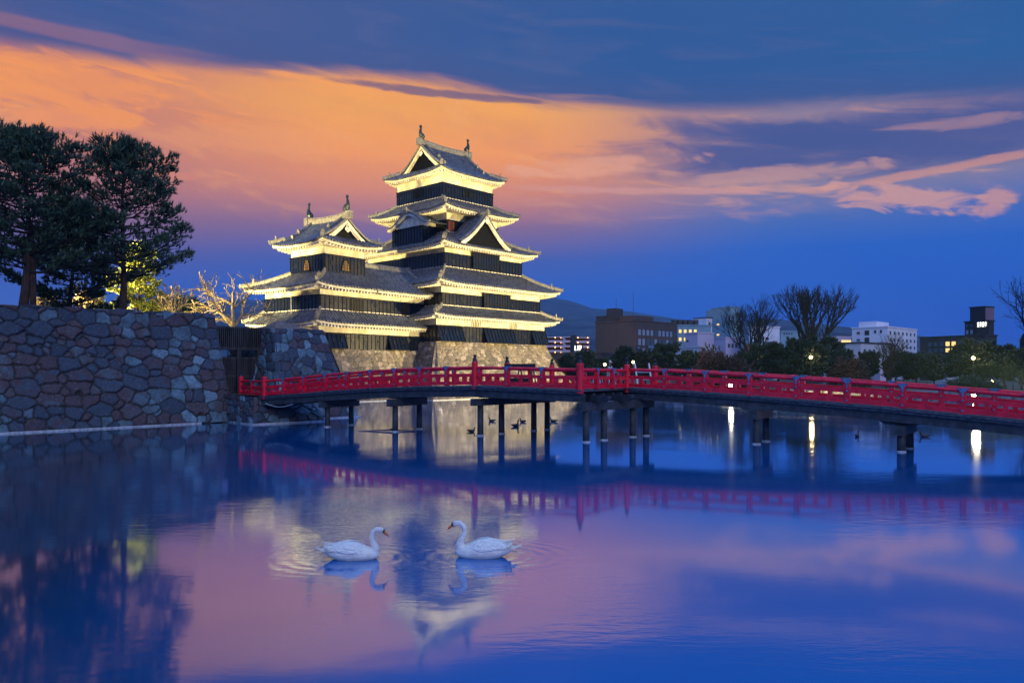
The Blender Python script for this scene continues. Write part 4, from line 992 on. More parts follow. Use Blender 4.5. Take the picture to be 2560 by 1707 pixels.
def big_post(p, z, s=1.):
    b = MB(); c = V(p, z - .16); b.lathe(c, [(.125 * s, 0), (.13 * s, 1.10), (.118 * s, 1.14), (.10 * s, 1.15)], 16); po = b.build('main_post', M['red'], BR, smooth=False)
    b = MB(); b.lathe(V(p, z + .98), [(.092, 0), (.10, .02), (.095, .05), (.082, .07), (.085, .11), (.078, .13), (.07, .15), (.045, .165), (.04, .185), (.07, .205), (.078, .235), (.066, .27), (.035, .295), (.008, .33)], 14)
    b.build('onion_finial', M['bronze'], po, smooth=True)
for p, zf in ((P1, lambda p: 1.44), (P2, zl), (P3, zp), (P4, zp), (P5, zp), (Q1, zp), (Q2, zp), (Q3, zp), (Q0, zl), (Q0 + (P1 - P2), lambda p: 1.44)): big_post(p, zf(p), 1.1 if p is P4 else 1.)
railing(P1, P2, 2, lambda p: 1.44, True, True)
railing(P2, P3, 9, zl, True, True); railing(P3, P4, 3, zp, True, True); railing(P4, P5, 3, zp, True, True)
railing(P5, P6, 10, zr_, True, False)
railing(Q0 + (P1 - P2), Q0, 2, lambda p: 1.44, True, True)
railing(Q0, Q1, 9, zl, True, True); railing(Q1, Q2, 2, zp, True, True); railing(Q2, Q3, 3, zp, True, True); railing(Q3, Q3 + DR * 17.6, 11, zr_, True, False)
# decks: planks, edge boards, girders
def deck(a, b, wn, wdt, zf, n, name='deck'):
    d = (b - a).normalized(); L = (b - a).length; k = MB(); EB = [MB(), MB()]; gn = max(2, int(wdt / .8)) + 1; GB_ = [MB() for _ in range(gn)]
    for j in range(n):
        p, q = a + d * (L * j / n), a + d * (L * (j + 1) / n); z0, z1 = zf(p), zf(q)
        k.add([V(p - wn * .14, z0 - .02), V(q - wn * .14, z1 - .02), V(q + wn * (wdt + .14), z1 - .02), V(p + wn * (wdt + .14), z0 - .02), V(p - wn * .14, z0 - .09), V(q - wn * .14, z1 - .09), V(q + wn * (wdt + .14), z1 - .09), V(p + wn * (wdt + .14), z0 - .09)], [(0, 1, 2, 3), (7, 6, 5, 4), (0, 4, 5, 1), (2, 6, 7, 3), (0, 3, 7, 4), (1, 5, 6, 2)])
        for e, o_ in zip(EB, (-.02, wdt + .02)): e.bar(V(p + wn * o_, z0 - .13), V(q + wn * o_, z1 - .13), .12, .10)
        for g, o_ in zip(GB_, [.12 + (wdt - .24) * i / (gn - 1) for i in range(gn)]): g.bar(V(p + wn * o_, z0 - .33), V(q + wn * o_, z1 - .33), .2, .32)
    k.build(name, M['deck'], BR); [e.build('edge_board', M['deck'], BR) for e in EB]; [g.build('girder', M['beam'], BR) for g in GB_]
deck(P2 - PL * .3, P3, NL, 2.4, zl, 20); deck(P5, P6, NRr, 2.4, zr_, 20)
PN = Vector((JD.x, JD.y, 0)); deck(P3 - (P4 - P3).normalized() * .1, P4 + (P4 - P3).normalized() * .12, Vector((.567, .824, 0)), 5.75, zp, 6)
deck(P1 - (P2 - P1).normalized() * 0, P2, NL * .9 + PL * .1, 2.4, lambda p: 1.44, 3)
# bents: corbel, cap beam and round piles with pale rims
def bent(name_pts, ztop, zbot, ext=.45, w_=.3, corbel=True):
    a, b = name_pts[0], name_pts[-1]; d = (b - a).normalized()
    m_ = MB(); m_.bar(V(a - d * ext, (ztop + zbot) / 2), V(b + d * ext, (ztop + zbot) / 2), w_, ztop - zbot); m_.build('cap_beam', M['beam'], BR)
    if corbel:
        nd = Vector((-d.y, d.x, 0)) if True else 0
        for s_ in (.12, .5, .88):
            k = MB()
            c = a.lerp(b, s_) if len(name_pts) < 3 else a.lerp(b, s_)
            zt = ztop + .27; L_ = .72
            prof_ = [(-L_, zt), (L_, zt), (L_, zt - .12), (L_ * .8, zt - .22), (L_ * .55, ztop + .01), (-L_ * .55, ztop + .01), (-L_ * .8, zt - .22), (-L_, zt - .12)]
            k.poly([V(c + nd * x - d * .1, z) for x, z in prof_], tuple(d * .22))
            k.build('corbel', M['beam'], BR)
    for p in name_pts:
        t = MB(); t.tube([V(p, -.5), V(p, .4), V(p, zbot + .02)], [.135, .132, .125], 14); po = t.build('pile', M['beam'], BR, smooth=True)
        t = MB(); t.lathe(V(p, -.02), [(.15, 0), (.165, .03), (.15, .06), (.13, .07)], 14); t.build('waterline_rim', M['ice'], po)
def W2(px, y): Y = F * CAMZ / (y - HY); return Vector((X(px, Y), Y, 0))
bent([W2(818.5, 1067), W2(878, 1062)], 1.24, .95)
bent([W2(988, 1079), W2(1048.4, 1072)], 1.46, 1.14)
bent([W2(1201, 1089), W2(1253.7, 1084), W2(1334.5, 1076.5), W2(1368, 1073.7)], 1.56, 1.27)
bent([W2(1465.4, 1105.3), W2(1510, 1100), W2(1581.6, 1092), W2(1615, 1089)], 1.50, 1.20, .4)
bent([W2(1891, 1110), W2(1915, 1103)], 1.24, .93)
bent([W2(2252.8, 1129.6), W2(2274, 1121)], .88, .57)
pe = P5 + DR * 15.2 + NRr * .4; bent([pe, pe + NRr * 1.5], .55, .25)
b = MB(); b.tube([V(W2(830, 1062), 1.28), V(W2(960, 1062), 1.75)], .02, 6); b.build('brace', M['silver'], BR)
b = MB(); b.tube([V(P2 + PL * (.2 + .25 * k) + NL * .2 - NL * .3, 1.08 - .16 * math.sin(math.pi * k / 8)) for k in range(9)], .02, 6); b.build('cable', M['ice'], BR)
# barriers standing on the bridge
fr = empty('barricade', (*(P3 + (P4 - P3) * .12 + JD * 1.5).xy, 2.08), math.atan2(-3, 4.12), 'black wooden sawhorse barricade on the bridge platform beside the second finial post', 'barricade')
b = MB(); b.box((0.6, 0, .86), (1.55, .06, .16)); b.build('top_board', M['pole'], fr)
b = MB(); b.box((.6, 0, .25), (1.3, .04, .16)); b.build('lower_board', M['pole'], fr)
for x in (-.05, .6, 1.25):
    for s_ in (-1, 1): b = MB(); b.bar((x - .02 + s_ * .12, s_ * .12, 0), (x, 0, .86), .05, .05); b.build('leg', M['pole'], fr)
for k, (px, Y, rz) in enumerate(((1608, 33.6, -.5), (1545, 35.0, .3))):
    fx = empty('folding_barrier', (X(px, Y), Y, 2.06), rz, ('grey metal folding barrier by the red post where the right bridge arm starts', 'small grey folding barrier standing behind the platform railing')[k], 'barrier')
    for s_ in (-1, 1):
        b = MB(); b.bar((s_ * .32 + .14, -.2, 0), (s_ * .32 - .1, .1, .98 if k == 0 else .8), .06, .06); b.build('leg', M['silver'], fx)
        b = MB(); b.bar((s_ * .32, .3, 0), (s_ * .32 - .1, .12, .95 if k == 0 else .78), .05, .05); b.build('leg', M['silver'], fx)
    for z in (.3, .62): b = MB(); b.bar((-.3, -.12 + z * .2, z), (.34, -.12 + z * .2, z), .05, .09); b.build('crossbar', M['silver'], fx)

# ================================================================== TREES
def tufts(rng, pts, dirs, size, nb=10, wd=.035, spread=.62):
    """needle brushes: blades (triangles) fanned round each direction"""
    n = len(pts); pts = np.asarray(pts); dirs = np.asarray(dirs); dirs = dirs / np.maximum(1e-6, np.linalg.norm(dirs, axis=1))[:, None]
    ref = np.where(np.abs(dirs[:, 2:3]) > .9, np.array([[1., 0, 0]]), np.array([[0, 0, 1.]])); s1 = np.cross(dirs, ref); s1 /= np.linalg.norm(s1, axis=1)[:, None]; s2 = np.cross(dirs, s1)
    Vv = np.empty((n, nb, 3, 3)); sz = size * rng.uniform(.7, 1.3, n)
    for k in range(nb):
        a = 2 * np.pi * (k / nb) * 1.0 + rng.uniform(0, 1, n) * 1.3; sp_ = spread * rng.uniform(.45, 1.25, n); st = (k % 4) / 4 * .55 * sz
        rad = s1 * np.cos(a)[:, None] + s2 * np.sin(a)[:, None]
        d = dirs + rad * sp_[:, None]; d /= np.linalg.norm(d, axis=1)[:, None]
        side = np.cross(d, rad + dirs * .3); side /= np.maximum(1e-6, np.linalg.norm(side, axis=1))[:, None]
        o = pts + dirs * st[:, None]
        Vv[:, k, 0] = o - side * wd; Vv[:, k, 1] = o + side * wd; Vv[:, k, 2] = o + d * (sz * .62)[:, None]
    V_ = Vv.reshape(-1, 3); return V_, np.arange(len(V_)).reshape(-1, 3)
def pine(name, loc, H, seed, radf, nbr=46, tuft=3200, size=.42, nb=10, wd=.03, trunk_r=.2, z0=.28, lean=(0, 0), flatn=.35, twin=False, parent_label=None, cat='pine tree', group=None, barkm=None, leafm=None, upturn=.35):
    rng = np.random.default_rng(seed); rnd = random.Random(seed)
    root = empty(name, loc, 0, parent_label, cat, group)
    tr = MB(); ax = []
    for k in range(9):
        t = k / 8; ax.append(Vector((lean[0] * t + .12 * math.sin(t * 5 + seed), lean[1] * t + .1 * math.cos(t * 4 + seed), H * .97 * t)))
    tr.tube(ax, [trunk_r * (1.15 - 1.02 * (k / 8) ** .9) for k in range(9)], 9)
    if twin:
        tr.tube([p + Vector((.42 - .1 * i, .1, 0)) for i, p in enumerate(ax[:6])], [trunk_r * .8 * (1 - .1 * k) for k in range(6)], 8)
    def axp(t): f = t * 8; i = min(7, int(f)); return ax[i].lerp(ax[i + 1], f - i)
    P_, D_ = [], []
    golden = 2.39996; lb = MB()
    for k in range(nbr):
        t = z0 + (1 - z0) * ((k + .5) / nbr) ** .9; az_ = k * golden + rnd.uniform(-.4, .4); R = radf(t) * rnd.choice((rnd.uniform(.5, .8), rnd.uniform(.8, 1.15)))
        o = axp(t); dh = Vector((math.cos(az_), math.sin(az_), 0)); up = rnd.uniform(-.02, .22) + .35 * t
        pts = [o + dh * R * s + Vector((0, 0, R * (up * s + upturn * .35 * s * s - .08 * math.sin(math.pi * s)))) + Vector((rnd.uniform(-.05, .05), rnd.uniform(-.05, .05), 0)) * R for s in (0, .25, .5, .75, 1)]
        lb.tube(pts, [trunk_r * .34 * (1.1 - t * .6) * (1 - .85 * s) + .008 for s in (0, .25, .5, .75, 1)], 5)
        sdv = Vector((-dh.y, dh.x, 0)); m_ = max(4, int(tuft / nbr * (R / max(.3, radf(.45))) * 1.0))
        nt = max(3, int(R * 3.4)); twigs = []
        for q in range(nt):
            s = .22 + .78 * (q + .6) / nt; i = min(3, int(s * 4)); p = pts[i].lerp(pts[i + 1], s * 4 - i); sd_ = (-1) ** q
            ln = R * .46 * (1.1 - s) + .25; e_ = p + (sdv * sd_ * rnd.uniform(.7, 1.) + dh * .55).normalized() * ln + Vector((0, 0, ln * rnd.uniform(.0, .4)))
            lb.tube([p, e_], [.02 + trunk_r * .04, .008], 4, cap=False); twigs.append((p, e_))
        twigs.append((pts[3], pts[4])); twigs.append((pts[3], pts[4] + Vector((0, 0, .15))))
        for q in range(m_):
            p, e_ = twigs[rnd.randrange(len(twigs))]; s = rnd.random() ** .6; c = p.lerp(e_, s)
            c = c + Vector((rnd.gauss(0, .11), rnd.gauss(0, .11), abs(rnd.gauss(0, flatn * .26)) - .02)) * (1 + size)
            d = (e_ - p).normalized() * .7 + Vector((rnd.gauss(0, .45), rnd.gauss(0, .45), .55 + rnd.gauss(0, .3)))
            P_.append(c); D_.append(d)
    for q in range(int(tuft * .05)):       # upright candles on the crown top
        t = rnd.uniform(.78, .98); a = rnd.uniform(0, 6.28); R = radf(t) * rnd.uniform(.2, .95); c = axp(t) + Vector((math.cos(a) * R, math.sin(a) * R, R * .45 + rnd.uniform(.0, .25)))
        for k in range(2): P_.append(c + Vector((0, 0, .16 * k))); D_.append(Vector((rnd.gauss(0, .22), rnd.gauss(0, .22), 1)))
    # leader shoots
    for q in range(max(8, int(tuft * .02))):
        t = rnd.uniform(.9, 1.03); c = axp(min(1, t)) + Vector((rnd.gauss(0, .2), rnd.gauss(0, .2), (t - 1) * H * .5 + rnd.uniform(0, .3))); P_.append(c); D_.append(Vector((rnd.gauss(0, .3), rnd.gauss(0, .3), 1)))
    tr.build('trunk', barkm or M['bark'], root, smooth=True); lb.build('limbs', barkm or M['bark_dark'], root)
    Vt, Ft = tufts(rng, np.array([tuple(p) for p in P_]), np.array([tuple(p) for p in D_]), size, nb, wd)
    np_mesh('crown', Vt, Ft, leafm or M['needle'], root)
    return root
def bare_tree(name, loc, H, seed, label, group=None, r0=.22, split=.18, spread=.42, depth=6, m=None, wide=1., cat='bare tree', fork=3, minr=.012, lean=0., trop=.06):
    rnd = random.Random(seed); tr = MB(); cr = MB()
    def grow_(p, d, L, r, k):
        n = 4; pts = [p]; q = p; dd = d
        for i in range(n):
            dd = (dd + Vector((rnd.gauss(0, .07), rnd.gauss(0, .07), trop if k > 0 else .02))).normalized(); q = q + dd * L / n; pts.append(q)
        re = max(minr, r * .62); (tr if k == 0 else cr).tube(pts, [r + (re - r) * i / n for i in range(n + 1)], 7 if k < 2 else 4 if k < 4 else 3, cap=False)
        if k >= depth: return
        nb_ = fork if k < 1 else 3 if k < 2 else rnd.choice((2, 2, 3))
        for j in range(nb_):
            a = rnd.uniform(0, 6.28); sp_ = spread * rnd.uniform(.5, 1.25) * (1.25 if j else .55); s = dd.orthogonal().normalized(); s.rotate(Matrix.Rotation(a, 3, dd))
            nd = (dd + s * sp_ * wide); nd.normalize(); grow_(q if j < 2 else pts[-2], nd, L * rnd.uniform(.72, .9), re * (1 if j == 0 else .8), k + 1)
        if k >= 1 and k < depth - 1:
            for j in range(1):
                i = rnd.randrange(1, n); s = dd.orthogonal().normalized(); s.rotate(Matrix.Rotation(rnd.uniform(0, 6.28), 3, dd)); grow_(pts[i], (dd + s * .7).normalized(), L * .6, max(minr, re * .5), max(k + 1, depth - 1))
    grow_(Vector((0, 0, 0)), Vector((lean, 0, 1)).normalized(), H * split, r0, 0)
    root = empty(name, loc, 0, label, cat, group); tr.build('trunk', m or M['bark_dark'], root, smooth=True); cr.build('crown', m or M['bark_dark'], root)
    zs_ = max(v[2] for v in cr.v); root.scale = (H / zs_,) * 3
    return root
ZT = 5.56
def tri_r(R, peak=.35):
    return lambda t: R * (min(1, .75 + .25 * t / peak) if t < peak else max(.10, (1 - (t - peak) / (1 - peak)) ** .62))
def rf_(tab): return lambda t: pw(tab, t)
pine('pine_tree', (X(300, 41), 41, ZT), 9.2, 7, rf_([(0, 4.2), (.22, 5.0), (.4, 4.1), (.6, 3.3), (.8, 2.5), (.92, 1.6), (1, .5)]), 44, 7000, .35, 10, .024, .19, .22, (.3, .2), parent_label='black pine with a single leaning trunk and layered crown on the terrace, nearest the gate')
pine('pine_tree', (X(48, 37), 37.3, ZT), 8.6, 12, rf_([(0, 3.4), (.3, 3.8), (.6, 3.4), (.8, 2.7), (.93, 1.6), (1, .5)]), 46, 7400, .33, 10, .026, .20, .22, (.1, .3), twin=True, parent_label='tall dense black pine with a reddish double trunk at the left edge')
pine('pine_tree', (X(-130, 40), 40, ZT), 8.6, 13, tri_r(3.2), 34, 3600, .38, 10, .028, .2, .2, parent_label='black pine cut off by the left edge, only its right-hand boughs showing')
pine('pine_tree', (X(165, 46), 46.5, ZT), 7.0, 17, tri_r(3.4), 38, 5200, .40, 10, .03, .15, .08, parent_label='shorter black pine set back between the two big terrace pines')
# floodlit greenery behind
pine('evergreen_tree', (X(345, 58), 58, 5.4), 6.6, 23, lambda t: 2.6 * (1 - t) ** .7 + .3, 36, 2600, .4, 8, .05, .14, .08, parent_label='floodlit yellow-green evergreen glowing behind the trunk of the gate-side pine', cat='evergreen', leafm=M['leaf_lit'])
pine('evergreen_tree', (X(470, 60), 60, 5.3), 2.6, 24, lambda t: 2.0 * (1 - t) ** .6 + .3, 24, 900, .4, 8, .05, .1, .05, parent_label='low green clipped pine just above the wall top, left of the bare yellow-lit tree', cat='evergreen')
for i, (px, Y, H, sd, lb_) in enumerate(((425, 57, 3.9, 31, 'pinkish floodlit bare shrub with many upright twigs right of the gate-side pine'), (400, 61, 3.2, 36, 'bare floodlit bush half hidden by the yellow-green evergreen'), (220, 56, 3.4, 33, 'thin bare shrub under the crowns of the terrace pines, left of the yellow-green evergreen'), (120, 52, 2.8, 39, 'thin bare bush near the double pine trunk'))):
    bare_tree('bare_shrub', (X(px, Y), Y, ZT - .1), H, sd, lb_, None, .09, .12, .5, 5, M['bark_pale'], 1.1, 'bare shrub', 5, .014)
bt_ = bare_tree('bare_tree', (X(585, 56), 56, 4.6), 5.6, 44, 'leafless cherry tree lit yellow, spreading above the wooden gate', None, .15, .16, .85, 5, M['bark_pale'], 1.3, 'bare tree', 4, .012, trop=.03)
lamp('garden_floodlight', 'SPOT', (X(330, 52) + 1, 51, 5.9), (X(350, 58), 58, 8.2), energy=1300, spot_size=R_(100), spot_blend=.8, shadow_soft_size=.2, color=(1., .86, .35))
lamp('garden_floodlight', 'SPOT', (X(500, 50), 50.5, 5.0), (X(600, 57), 57, 7.4), energy=800, spot_size=R_(110), spot_blend=.8, shadow_soft_size=.2, color=(1., .70, .28))
for px, Y, zz in ((330, 51.2, 5.6), (500, 50.6, 4.7)): pass

# right bank: row of pines and shrubs, bare zelkovas behind
protos = []
row = [(1412, 893, 108, 1), (1462, 890, 104, 0), (1505, 905, 106, 2), (1560, 874, 112, 1), (1612, 890, 108, 0), (1662, 873, 104, 2), (1712, 885, 100, 1), (1752, 892, 98, 0), (1862, 892, 96, 0), (1898, 874, 100, 2), (1945, 866, 96, 1), (1992, 864, 92, 0), (2030, 878, 90, 2), (2076, 853, 100, 1), (2108, 888, 92, 0), (2165, 892, 96, 2), (2238, 888, 94, 1), (2290, 893, 92, 0), (2335, 898, 86, 2), (2398, 872, 86, 1), (2462, 868, 84, 0), (2512, 878, 84, 2), (2552, 882, 80, 1)]
ords = 'first second third fourth fifth sixth seventh eighth ninth tenth eleventh twelfth thirteenth fourteenth fifteenth sixteenth seventeenth eighteenth nineteenth twentieth twenty-first twenty-second twenty-third'.split()
rr_ = random.Random(4)
for i, (px, y, Y, k) in enumerate(row):
    H = Zt(y, Y) - .8; lab = f'dark bushy pine on the far right bank, {ords[i]} from the left in the row'
    if k >= len(protos) or len(protos) < 3 and k not in [p[0] for p in protos]:
        pass
    pr_ = next((p for p in protos if p[0] == k), None)
    if pr_ is None:
        rad = {0: lambda t: 2.3 * (1 - abs(t - .5) * 1.1) ** .6, 1: lambda t: 2.7 * (1.05 - t) ** .7, 2: lambda t: 2.0 * (1 - abs(t - .6) * 1.3) ** .5}[k]
        o = pine('far_pine', (X(px, Y), Y, .8), 5.2, 60 + k, rad, 30, 1700, .62, 7, .10, .14, .22, (.4, 0), parent_label=lab, group='pines along the far right bank', leafm=M['needle_far'])
        protos.append((k, o))
    else:
        o = copy_tree(pr_[1]); o['label'] = lab; o.location = (X(px, Y), Y, .8)
    s = H / 5.2; o.scale = (s * rr_.uniform(.95, 1.2), s, s); o.rotation_euler.z = rr_.uniform(0, 6.28)
def bush(name, px, y, Y, wd_, seed, label, m, cat='shrub', n=900):
    rng = np.random.default_rng(seed); H = Zt(y, Y) - .8; P_ = rng.normal(0, 1, (n, 3)); P_ /= np.linalg.norm(P_, axis=1)[:, None]; rr = rng.uniform(.35, 1, n) ** .5
    P_ = P_ * rr[:, None]; D_ = P_ + np.array([0, 0, .4]); P_[:, 2] = np.abs(P_[:, 2]) ; lump = 1 + .25 * np.sin(P_[:, 0] * 5 + seed) * np.cos(P_[:, 1] * 4)
    P_ = P_ * np.array([wd_ / 2, wd_ / 2, H * .95]) * lump[:, None]
    root = empty(name, (X(px, Y), Y, .8), 0, label, cat); Vt, Ft = tufts(rng, P_, D_, .7, 8, .06); np_mesh('crown', Vt, Ft, m, root)
    b = MB()
    for k in range(7): a = k * .9; b.tube([(0, 0, 0), (math.cos(a) * wd_ * .15, math.sin(a) * wd_ * .15, H * .4), (math.cos(a) * wd_ * .3, math.sin(a) * wd_ * .3, H * .75)], [.08, .05, .02], 5)
    b.build('trunk', M['bark_dark'], root); return root
bush('brown_shrub', 1800, 878, 94, 7.5, 3, 'large reddish-brown leafless shrub mass between dark pines, below the left bare tree', M['leaf_brown'], n=2200)
bush('brown_shrub', 2122, 893, 90, 4, 5, 'small russet shrub between pines left of the low bare tree', M['leaf_brown'])
bush('clipped_bush', 2425, 952, 78, 4.2, 8, 'low rounded clipped bush behind the bank fence near the right lamp', M['needle_far'], 'bush')
bare_tree('zelkova_tree', (X(1893, 125), 125, .8), 14.4, 5, 'broad bare tree with fanned branches in front of the tall pale building', 'bare trees along the far bank', .5, .13, .50, 7, wide=1.05, minr=.011, fork=4, lean=-.25, trop=.07)
bare_tree('zelkova_tree', (X(2036, 120), 120, .8), 16.0, 9, 'tallest bare tree, fan-shaped, left of the white six-storey building', 'bare trees along the far bank', .55, .10, .40, 7, wide=1.0, minr=.011, fork=4, trop=.06)
bare_tree('zelkova_tree', (X(2222, 90), 90, .8), 6.6, 15, 'low wide bare tree in front of the white six-storey building', 'bare trees along the far bank', .24, .14, .60, 6, wide=1.2, minr=.008, fork=5, trop=.05)
bare_tree('zelkova_tree', (X(2562, 110), 110, .8), 16.5, 21, 'bare tree cut off by the right edge of the view', 'bare trees along the far bank', .45, .12, .62, 6, wide=1.1, minr=.011, fork=4, trop=.06)

# bank: stone revetment, fence, lamps
rv = empty('bank_wall', (SHORE[2][0], SHORE[2][1], 0), 0, 'low rough stone revetment along the far right shore', 'bank wall')
o3 = Vector((SHORE[2][0], SHORE[2][1], 0))
for i in range(2, 8):
    a, c = Vector((*SHORE[i], 0)), Vector((*SHORE[i + 1], 0)) if i < 8 else None
    if i == 7: c = a.lerp(c, .08)
    stone_face('wall_face', a - o3 + Vector((0, -.12, -.05)), c - o3 + Vector((0, -.12, -.05)), c - o3 + Vector((0, 0, .84)), a - o3 + Vector((0, 0, .84)), M['stone_bank'], .8, .42, .09, .16, 50 + i, rv)
fe = empty('park_fence', (20, 84, .8), 0, 'low thin park fence running along the far bank path', 'fence')
fp = offset_line(SHORE[2:8], 9.5); b = MB()
for (p, q) in zip(fp, fp[1:]): b.bar((p[0] - 20, p[1] - 84, .8), (q[0] - 20, q[1] - 84, .8), .05, .05); b.bar((p[0] - 20, p[1] - 84, .45), (q[0] - 20, q[1] - 84, .45), .04, .04)
b.build('rail', M['pole'], fe)
for (p, q) in zip(fp, fp[1:]):
    n = max(1, int(math.dist(p, q) / 1.8))
    for i in range(n): b = MB(); b.box((p[0] + (q[0] - p[0]) * i / n - 20, p[1] + (q[1] - p[1]) * i / n - 84, .45), (.07, .07, .9)); b.build('post', M['pole'], fe)
def street_lamp(px, y, Y, label, glow='lamp_glow', r=.17, e=90, base=.8):
    z = Zt(y, Y); root = empty('street_lamp', (X(px, Y), Y, base), 0, label, 'street lamp', 'warm lamps along the far bank')
    b = MB(); b.tube([(0, 0, 0), (0, 0, z - base - r)], [.07, .045], 8); b.lathe((0, 0, 0), [(.14, 0), (.12, .3), (.07, .35)], 8); b.lathe((0, 0, z - base - r - .04), [(.1, 0), (.12, .05), (.08, .08)], 8); b.build('pole', M['pole'], root)
    b = MB(); b.lathe((0, 0, z - base - r), [(.3 * r, 0), (.8 * r, .35 * r), (r, r), (.8 * r, 1.6 * r), (.3 * r, 1.95 * r), (.02, 2 * r)], 12); b.build('lamp_globe', M[glow], root, smooth=True)
    lamp('street_light', 'POINT', (X(px, Y), Y - .4, z), energy=e, shadow_soft_size=.2, color=(1., .68, .3))
street_lamp(2027, 893, 89, 'globe street lamp with warm glow beside the tallest bare tree')
street_lamp(2433, 895, 82, 'globe street lamp with warm glow in front of the dark hotel')
street_lamp(1512, 911, 101, 'small warm lamp above the bridge rail below the brown building')
street_lamp(1583, 905, 103, 'small warm lamp beside the tall vertical banner', e=90)
street_lamp(1892, 903, 99, 'faint small lamp among the pines under the left bare tree', r=.09, e=60)
street_lamp(2480, 953, 79, 'pinkish low light by the fence at the right', r=.14, e=60)
def flood(px, y, Y, base, label, r, e):
    z = Zt(y, Y); root = empty('floodlight', (X(px, Y), Y, base), 0, label, 'floodlight')
    b = MB(); b.tube([(0, .12, 0), (0, .12, z - base)], .045, 8); b.box((0, .14, z - base), (r * 2.6, .12, r * 2.4)); b.build('housing', M['pole'], root)
    b = MB(); b.lathe((0, 0, 0), [(r, 0), (r, .04), (r * .6, .07)], 14); o = b.build('lens', M['lamp_white'], root); o.rotation_euler = (R_(90), 0, 0); o.location = (0, .08, z - base)
    lamp('flood_light', 'SPOT', (X(px, Y), Y - .25, z), (0, 0, 2), energy=e, spot_size=R_(120), spot_blend=.9, shadow_soft_size=.15, color=(1., .84, .6))
flood(1827, 963, 73.5, 0., 'dazzling white floodlight at water level on the far bank, shining through the bridge rail', .2, 500)
flood(2436, 990, 44, 0., 'bright floodlight on a pole in the moat, seen through the right bridge rail', .10, 150)
flood(2437, 1012, 44, 0., 'second smaller light just below the right floodlight', .06, 60)

# ================================================================== TOWN AND HILLS
def hills(name, sil, Y0, Y1, seed, m):
    g = []; nj = 14; xs = np.linspace(sil[0][0], sil[-1][0], 220)
    for px in xs:
        y = pw([(a, b) for a, b in sil], px); top = Zt(y, Y0); r = []
        for j in range(nj + 1):
            t = j / nj; Y = Y0 + (Y1 - Y0) * t; q = mnoise.fractal(Vector((px * .018, t * 3.2, seed)), 1., 2., 5)
            z = max(-2, top * (1 - t) ** 1.15 + q * 26 * (math.sin(math.pi * min(1, t + .04))) + mnoise.noise(Vector((px * .05, 0, seed))) * 5 * (1 - t))
            r.append((X(px, Y0) * (1 - t * .1), Y, z if t < 1 else -3))
        g.append(r)
    b = MB(); b.grid(g); b.poly([g[i][0] for i in range(len(g))] + [(g[-1][0][0], Y0 + 400, -3), (g[0][0][0], Y0 + 400, -3)]); o = b.build(name, m, smooth=True); struct(o); return o
hills('hills', [(-900, 800), (200, 815), (400, 790), (470, 764), (530, 750), (600, 747), (690, 752), (800, 744), (1000, 735), (1200, 728), (1350, 738), (1400, 746), (1450, 760), (1480, 771), (1560, 777), (1640, 789), (1720, 801), (1800, 818), (1900, 838), (2100, 870), (2600, 905), (3300, 910)], 4200, 1600, 3.3, M['hill'])
hills('hills', [(1500, 900), (1700, 850), (1850, 806), (1930, 797), (1990, 802), (2060, 824), (2110, 835), (2140, 853), (2200, 885), (2400, 915), (3300, 920)], 3000, 1300, 8.1, M['hill'])

def solve_ab(px, O, yaw, axis):
    t = R_(yaw); u = (math.sin(t), math.cos(t)) if axis == 'a' else (-math.cos(t), math.sin(t)); r = (px - 1280) / F
    return (r * O[1] - O[0]) / (u[0] - r * u[1])
CM = {k: mat(k, c, .8, var=.12, vscale=.15) for k, c in dict(brown_brick=(.075, .05, .055), brown_dark=(.035, .03, .042), pale_concrete=(.55, .56, .64), lavender_render=(.52, .45, .60), teal_grey=(.22, .36, .46), white_render=(.74, .72, .82), charcoal=(.022, .024, .034), mauve_panel=(.20, .13, .18), rust=(.22, .07, .06), beige=(.30, .24, .20)).items()}
_wm = {}
def wmesh(w_, h, m, sill=True):
    k = (round(w_, 2), round(h, 2), m.name)
    if k not in _wm:
        b = MB(); b.box((0, 0, 0), (w_, .12, h)); o = b.build('window', m); _wm[k] = o.data; bpy.data.objects.remove(o)
    return _wm[k]
def building(name, O_px, Y, lpx, rpx, ytop, m, label, yaw=43, fwin=None, lwin=None, para=True, base=.8, ml=None, cat='building'):
    O = (X(O_px, Y), Y); zt = Zt(ytop, Y) - base; a1 = solve_ab(rpx, O, yaw, 'a'); b1 = solve_ab(lpx, O, yaw, 'b')
    root = empty(name, (O[0], O[1], base), R_(90 - yaw), label, cat)
    b = MB(); b.box((a1 / 2, b1 / 2, zt / 2), (a1, b1, zt)); b.build('wall', m, root)
    if para: b = MB(); b.box((a1 / 2, b1 / 2, zt + .12), (a1 + .3, b1 + .3, .28)); b.build('parapet', ml or m, root)
    def win(face, spec):
        for (cols, x0, x1, ytc, ybc, wf, mats) in spec:
            L = a1 if face == 'f' else b1
            z1, z0 = Zt(ytc, Y) - base, Zt(ybc, Y) - base
            for c in range(cols):
                x = L * (x0 + (x1 - x0) * (c + .5) / cols); w_ = abs(L * (x1 - x0) / cols * wf); mm = mats[c % len(mats)]
                if mm is None: continue
                o = bpy.data.objects.new('window', wmesh(w_, abs(z1 - z0), mm)); C.objects.link(o); o.parent = root
                o.location = (x, -.03, (z0 + z1) / 2) if face == 'f' else (-.03, x, (z0 + z1) / 2)
                if face == 'l': o.rotation_euler.z = R_(90)
    if fwin: win('f', fwin)
    if lwin: win('l', lwin)
    return root, a1, b1, zt
Wb, Wp, Wl, Wd = M['window_blue'], M['window_pale'], M['window_lit'], M['dark']
def addbox(root, name, c, d, m): b = MB(); b.box(c, d); return b.build(name, m, root)
